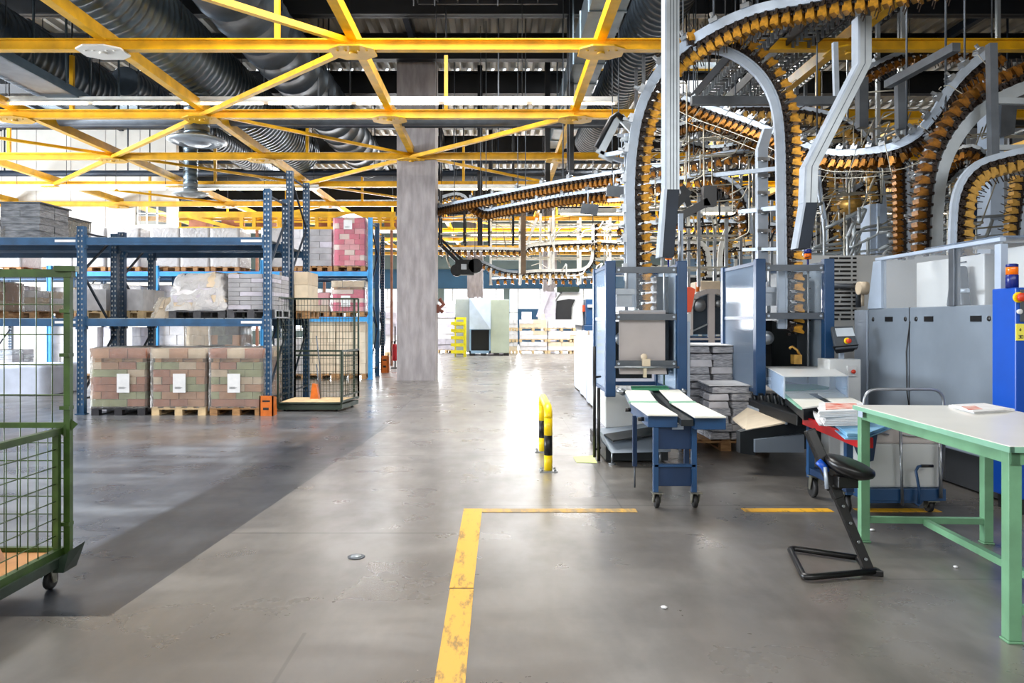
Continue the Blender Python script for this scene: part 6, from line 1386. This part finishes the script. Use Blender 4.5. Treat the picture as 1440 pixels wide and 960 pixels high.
b = MB(); prof = [(.03,-.055),(.085,-.05),(.12,-.03),(.14,-.012),(.145,.006),(.138,.022),(.11,.03),(.02,.032)]
b.lathe((0,0,0), prof, 32); rot = Vector((0,0,1)).rotation_difference(ax).to_matrix(); b.v = [c+rot @ v for v in b.v]; b.build('seat', M['black'], t)
sp = b0_.lerp(topv, .70)
b = MB(); b.bar(sp, c-ax*.06, .05, .045); b.tube([sp+Vector((0,0,-.1)), c-ax*.1+Vector((-.03,0,-.02)), c-ax*.05], .03, 8); b.box(c.x-.09, c.x+.03, c.y-.05, c.y+.05, c.z-.12, c.z-.05); b.build('seat_bracket', M['black'], t, .006)
b = MB(); b.tube([sp+Vector((-.02,-.03,-.02)), sp+Vector((-.03,-.05,.03)), sp+Vector((-.02,-.05,-.1))], .012, 8); b.build('release_lever', M['alu_l'], t)
MB().tube([sp+Vector((-.06,-.02,.06)), sp+Vector((-.03,-.03,.03)), sp+Vector((-.015,-.03,0))], .022, 8).build('lever_grip', M['mblue_b'], t)
# red edged print trolley
t = thing('print_trolley', 'trolley with a red-edged tray full of printed sheets behind the green table', 'trolley', (2.9, 6.0, 0)); z = .66
A = (2.64,6.45); B2 = (2.565,5.28); C2 = (2.66,5.3); D2 = (2.92,5.9); E2 = (3.45,5.92); F2 = (3.45,6.45)
b = MB(); b.prism([(p[0],p[1],z-.02) for p in (A,B2,C2,D2,E2,F2)], (0,0,.02)); b.build('tray', M['mblue'], t)
b = MB(); b.bar((A[0],A[1],z-.01), (B2[0],B2[1],z-.02), .02, .075); b.bar((B2[0],B2[1],z-.02), (C2[0],C2[1],z-.02), .02, .075); b.build('red_edge', M['red'], t, .004)
for (x, y) in ((2.68,6.4), (2.70,5.75), (3.38,6.4)):
    MB().box(x-.025, x+.025, y-.025, y+.025, .17, z-.02).build('leg', M['mblue'], t)
b = MB(); b.box(2.66, 2.72, 5.7, 6.45, .2, .25); b.box(2.66, 3.4, 6.37, 6.42, .2, .25); b.prism([(2.75,5.8,.62),(2.95,5.8,.62),(2.92,5.8,.42),(2.84,5.8,.4)], (0,.05,0)); b.build('lower_frame', M['mblue_d'], t)
caster(t, 2.69, 6.35, .085, 0, mount=.02); caster(t, 2.70, 5.78, .085, 0, mount=.02); caster(t, 3.38, 6.35, .085, 0, mount=.02)
def sheets(label, pts, z0, n, m, pic=None, bend=0):
    c = [PZ(px, py, z0) for px, py in pts]; t_ = thing('print_pile', label, 'printed sheets', (c[0].x, c[0].y, z0)); r = random.Random(len(label))
    b = MB()
    for k in range(n):
        j = Vector(((r.random()-.5)*.02, (r.random()-.5)*.02, 0)); b.hexa([Vector((p.x,p.y,z0+k*.012))+j for p in c], [Vector((p.x,p.y,z0+k*.012+.01))+j for p in c])
    b.build('sheet_pile', M[m], t_)
    if pic:
        zz = z0+n*.012; cx = sum((p for p in c), Vector())/4; q = [cx+(p-cx)*.72 for p in c]
        MB().hexa([(p.x,p.y,zz-.001) for p in q], [(p.x,p.y,zz+.002) for p in q]).build('printed_picture', M[pic], t_)
sheets('pale blue printed sheets at the front of the red-edged tray', [(1190,618),(1215,619),(1262,600),(1165,597)], .662, 4, 'print_b')
sheets('white prints with a warm picture lying on the red-edged tray', [(1160,599),(1220,598),(1235,585),(1150,584)], .712, 6, 'paper', 'print_a')
sheets('prints with a brown picture at the back of the red-edged tray', [(1152,587),(1218,584),(1212,574),(1152,573)], .785, 4, 'paper', 'print_c')
b = MB(); b.smooth = True
ring = []
for k in range(7):
    a = k/6; ring.append((P(1143-3*a+12*a*a, 572+8*k*.55, 6.5-.12*k), P(1150+14*a*a, 573+8*k*.55, 6.6-.12*k)))
vs = [q for r_ in ring for q in r_]; b.add(vs+[v+Vector((0,0,.01)) for v in vs], [(i*2,i*2+1,i*2+3,i*2+2) for i in range(6)]+[(14+i*2,14+i*2+1,14+i*2+3,14+i*2+2) for i in range(6)])
tag(b.build('curled_sheet', M['paper']), 'white sheet curling down at the left corner of the red-edged tray', 'sheet')
# frosted bin trolley
y = 5.86; t = thing('bin_trolley', 'trolley with a frosted plastic bin, blue frame and tall tubular handle behind the worktable', 'trolley', (3.15, 6.0, 0))
x0, x1 = X(1221,y), X(1322,y); yr_ = 6.36
MB().box(x0, x1, y, yr_, Z(686,y), Z(622,y)).build('bin_body', M['bin'], t, .02)
b = MB(); b.box(x0-.01, x1+.01, y-.01, yr_, Z(622,y)-.008, Z(622,y)+.0); b.box(x0, x1, y, yr_, Z(622,y), Z(601,y)); b.build('bin_lid', M['board'], t, .008)
b = MB(); b.tube([P(1228,612,y-.02), P(1240,608,y-.02), P(1250,611,y-.02)], .006, 6); b.build('lid_latch', M['galv'], t); b = MB(); b.tube([P(1270,611,y-.02), P(1284,613,y-.02), P(1298,612,y-.02)], .006, 6); b.build('lid_latch', M['galv'], t)
MB().lathe(P(1300,612.5,y-.03), [(.012,-.02),(.016,0),(.01,.02)], 10, 'y').build('latch_knob', M['black'], t)
b = MB(); z0, z1_ = Z(703,y), Z(686,y); b.box(x0-.03, x1+.03, y-.03, y+.02, z0, z1_); b.box(x0-.03, x1+.03, yr_, yr_+.04, z0, z1_); b.box(x0-.03, x0+.02, y, yr_, z0, z1_); b.box(x1-.02, x1+.03, y, yr_, z0, z1_); b.prism([(x0,y-.02,z0-.02),(X(1284,y),y-.02,z0-.02),(X(1290,y),y-.02,z0-.05),(X(1298,y),y-.02,z0),(x0,y-.02,z0)], (0,.3,0)); b.build('base_frame', M['mblue'], t, .004)
zt_ = Z(547,y+.45)
yy = y+.45
b = MB(); b.tube(rnd_corner([(X(1327,yy),yy,.18), (X(1327,yy),yy,zt_), (X(1215,yy),yy,zt_), (X(1215,yy),yy,.18)], .12, 8), .013, 10); b.build('push_handle', M['galv'], t)
b = MB(); b.cyl(P(1266,600,y-.05), P(1269,710,y-.05), .011, 10); b.cyl(P(1322,616,y-.05), P(1323,700,y-.05), .014, 10); b.build('guard_tube', M['galv'], t)
b = MB(); b.tube([P(1292,708,y-.08), P(1293,690,y-.08), P(1288,662,y-.08), P(1291,656,y-.08), P(1296,655,y-.08)], .011, 8); b.build('foot_lever', M['mblue'], t)
MB().cyl(P(1295,655,y-.08), P(1312,655,y-.08), .012, 10).build('lever_grip', M['black'], t)
caster(t, X(1309,y), y+.0, .05, 0, mount=.0); caster(t, X(1316,y+.35), y+.35, .05, 0, mount=0); caster(t, x0+.06, yr_-.05, .05, 0, mount=0)
# hoop barrier
t = thing('hoop_barrier', 'yellow hoop barrier with black bands, bolted to the floor', 'barrier', (.52, 8.0, 0)); 
def band_tube(x, y, z0, z1, m, nm): MB().cyl((x,y,z0),(x,y,z1),.042,20).build(nm, M[m], t)
xn, yn, xf_, yf_ = X(771,7.5), 7.5, X(763,8.6), 8.62; ht = .655
for (x, y) in ((xn,yn),(xf_,yf_)):
    band_tube(x, y, .01, .16, 'yellow2', 'lower_tube'); band_tube(x, y, .16, .36, 'blackband', 'black_band'); band_tube(x, y, .36, ht-.12, 'yellow2', 'upper_tube')
    b = MB(); b.box(x-.09, x+.09, y-.08, y+.08, 0, .012)
    for dx in (-.065, .065): b.cyl((x+dx,y-.05,.01),(x+dx,y-.05,.03),.012,8); b.cyl((x+dx,y+.05,.01),(x+dx,y+.05,.03),.012,8)
    b.build('base_plate', M['galv'], t)
arc_ = [Vector((xn,yn,ht-.12))]
for k in range(1,9): a = math.pi/2*k/8; arc_.append(Vector((xn+(xf_-xn)*.1*(1-math.cos(a)), yn+.12*(1-math.cos(a)), ht-.12+.1*math.sin(a))))
for k in range(8): a = math.pi/2*(1-k/8); arc_.append(Vector((xf_-(xf_-xn)*.1*(1-math.cos(a)), yf_-.12*(1-math.cos(a)), ht-.12+.1*math.sin(a))))
arc_.append(Vector((xf_,yf_,ht-.12)))
MB().tube(arc_, .042, 20).build('top_hoop', M['yellow2'], t)
# lime sheet on the floor
b = MB(); c = [PZ(px, py, .003) for px, py in ((811,650),(840,651),(834,640.5),(806,642))]; b.hexa([(p.x,p.y,.002) for p in c], [(p.x,p.y,.005) for p in c]); tag(b.build('floor_sheet', M['lime']), 'pale lime sheet lying on the floor beside the hoop barrier', 'sheet')
for (px, py, s_, lab) in ((934, 854, .02, 'tiny white paper scrap on the open floor in front of the worktable'), (1226, 745, .025, 'small crumpled paper scrap under the worktable far end'), (1344, 797, .015, 'tiny paper scrap on the floor beneath the worktable')):
    c = PZ(px, py, .004); b = MB(); b.lathe((c.x,c.y,0.001), [(s_*.6,0),(s_,.006),(s_*.4,.012)], 5); tag(b.build('paper_scrap', M['paper']), lab, 'scrap')
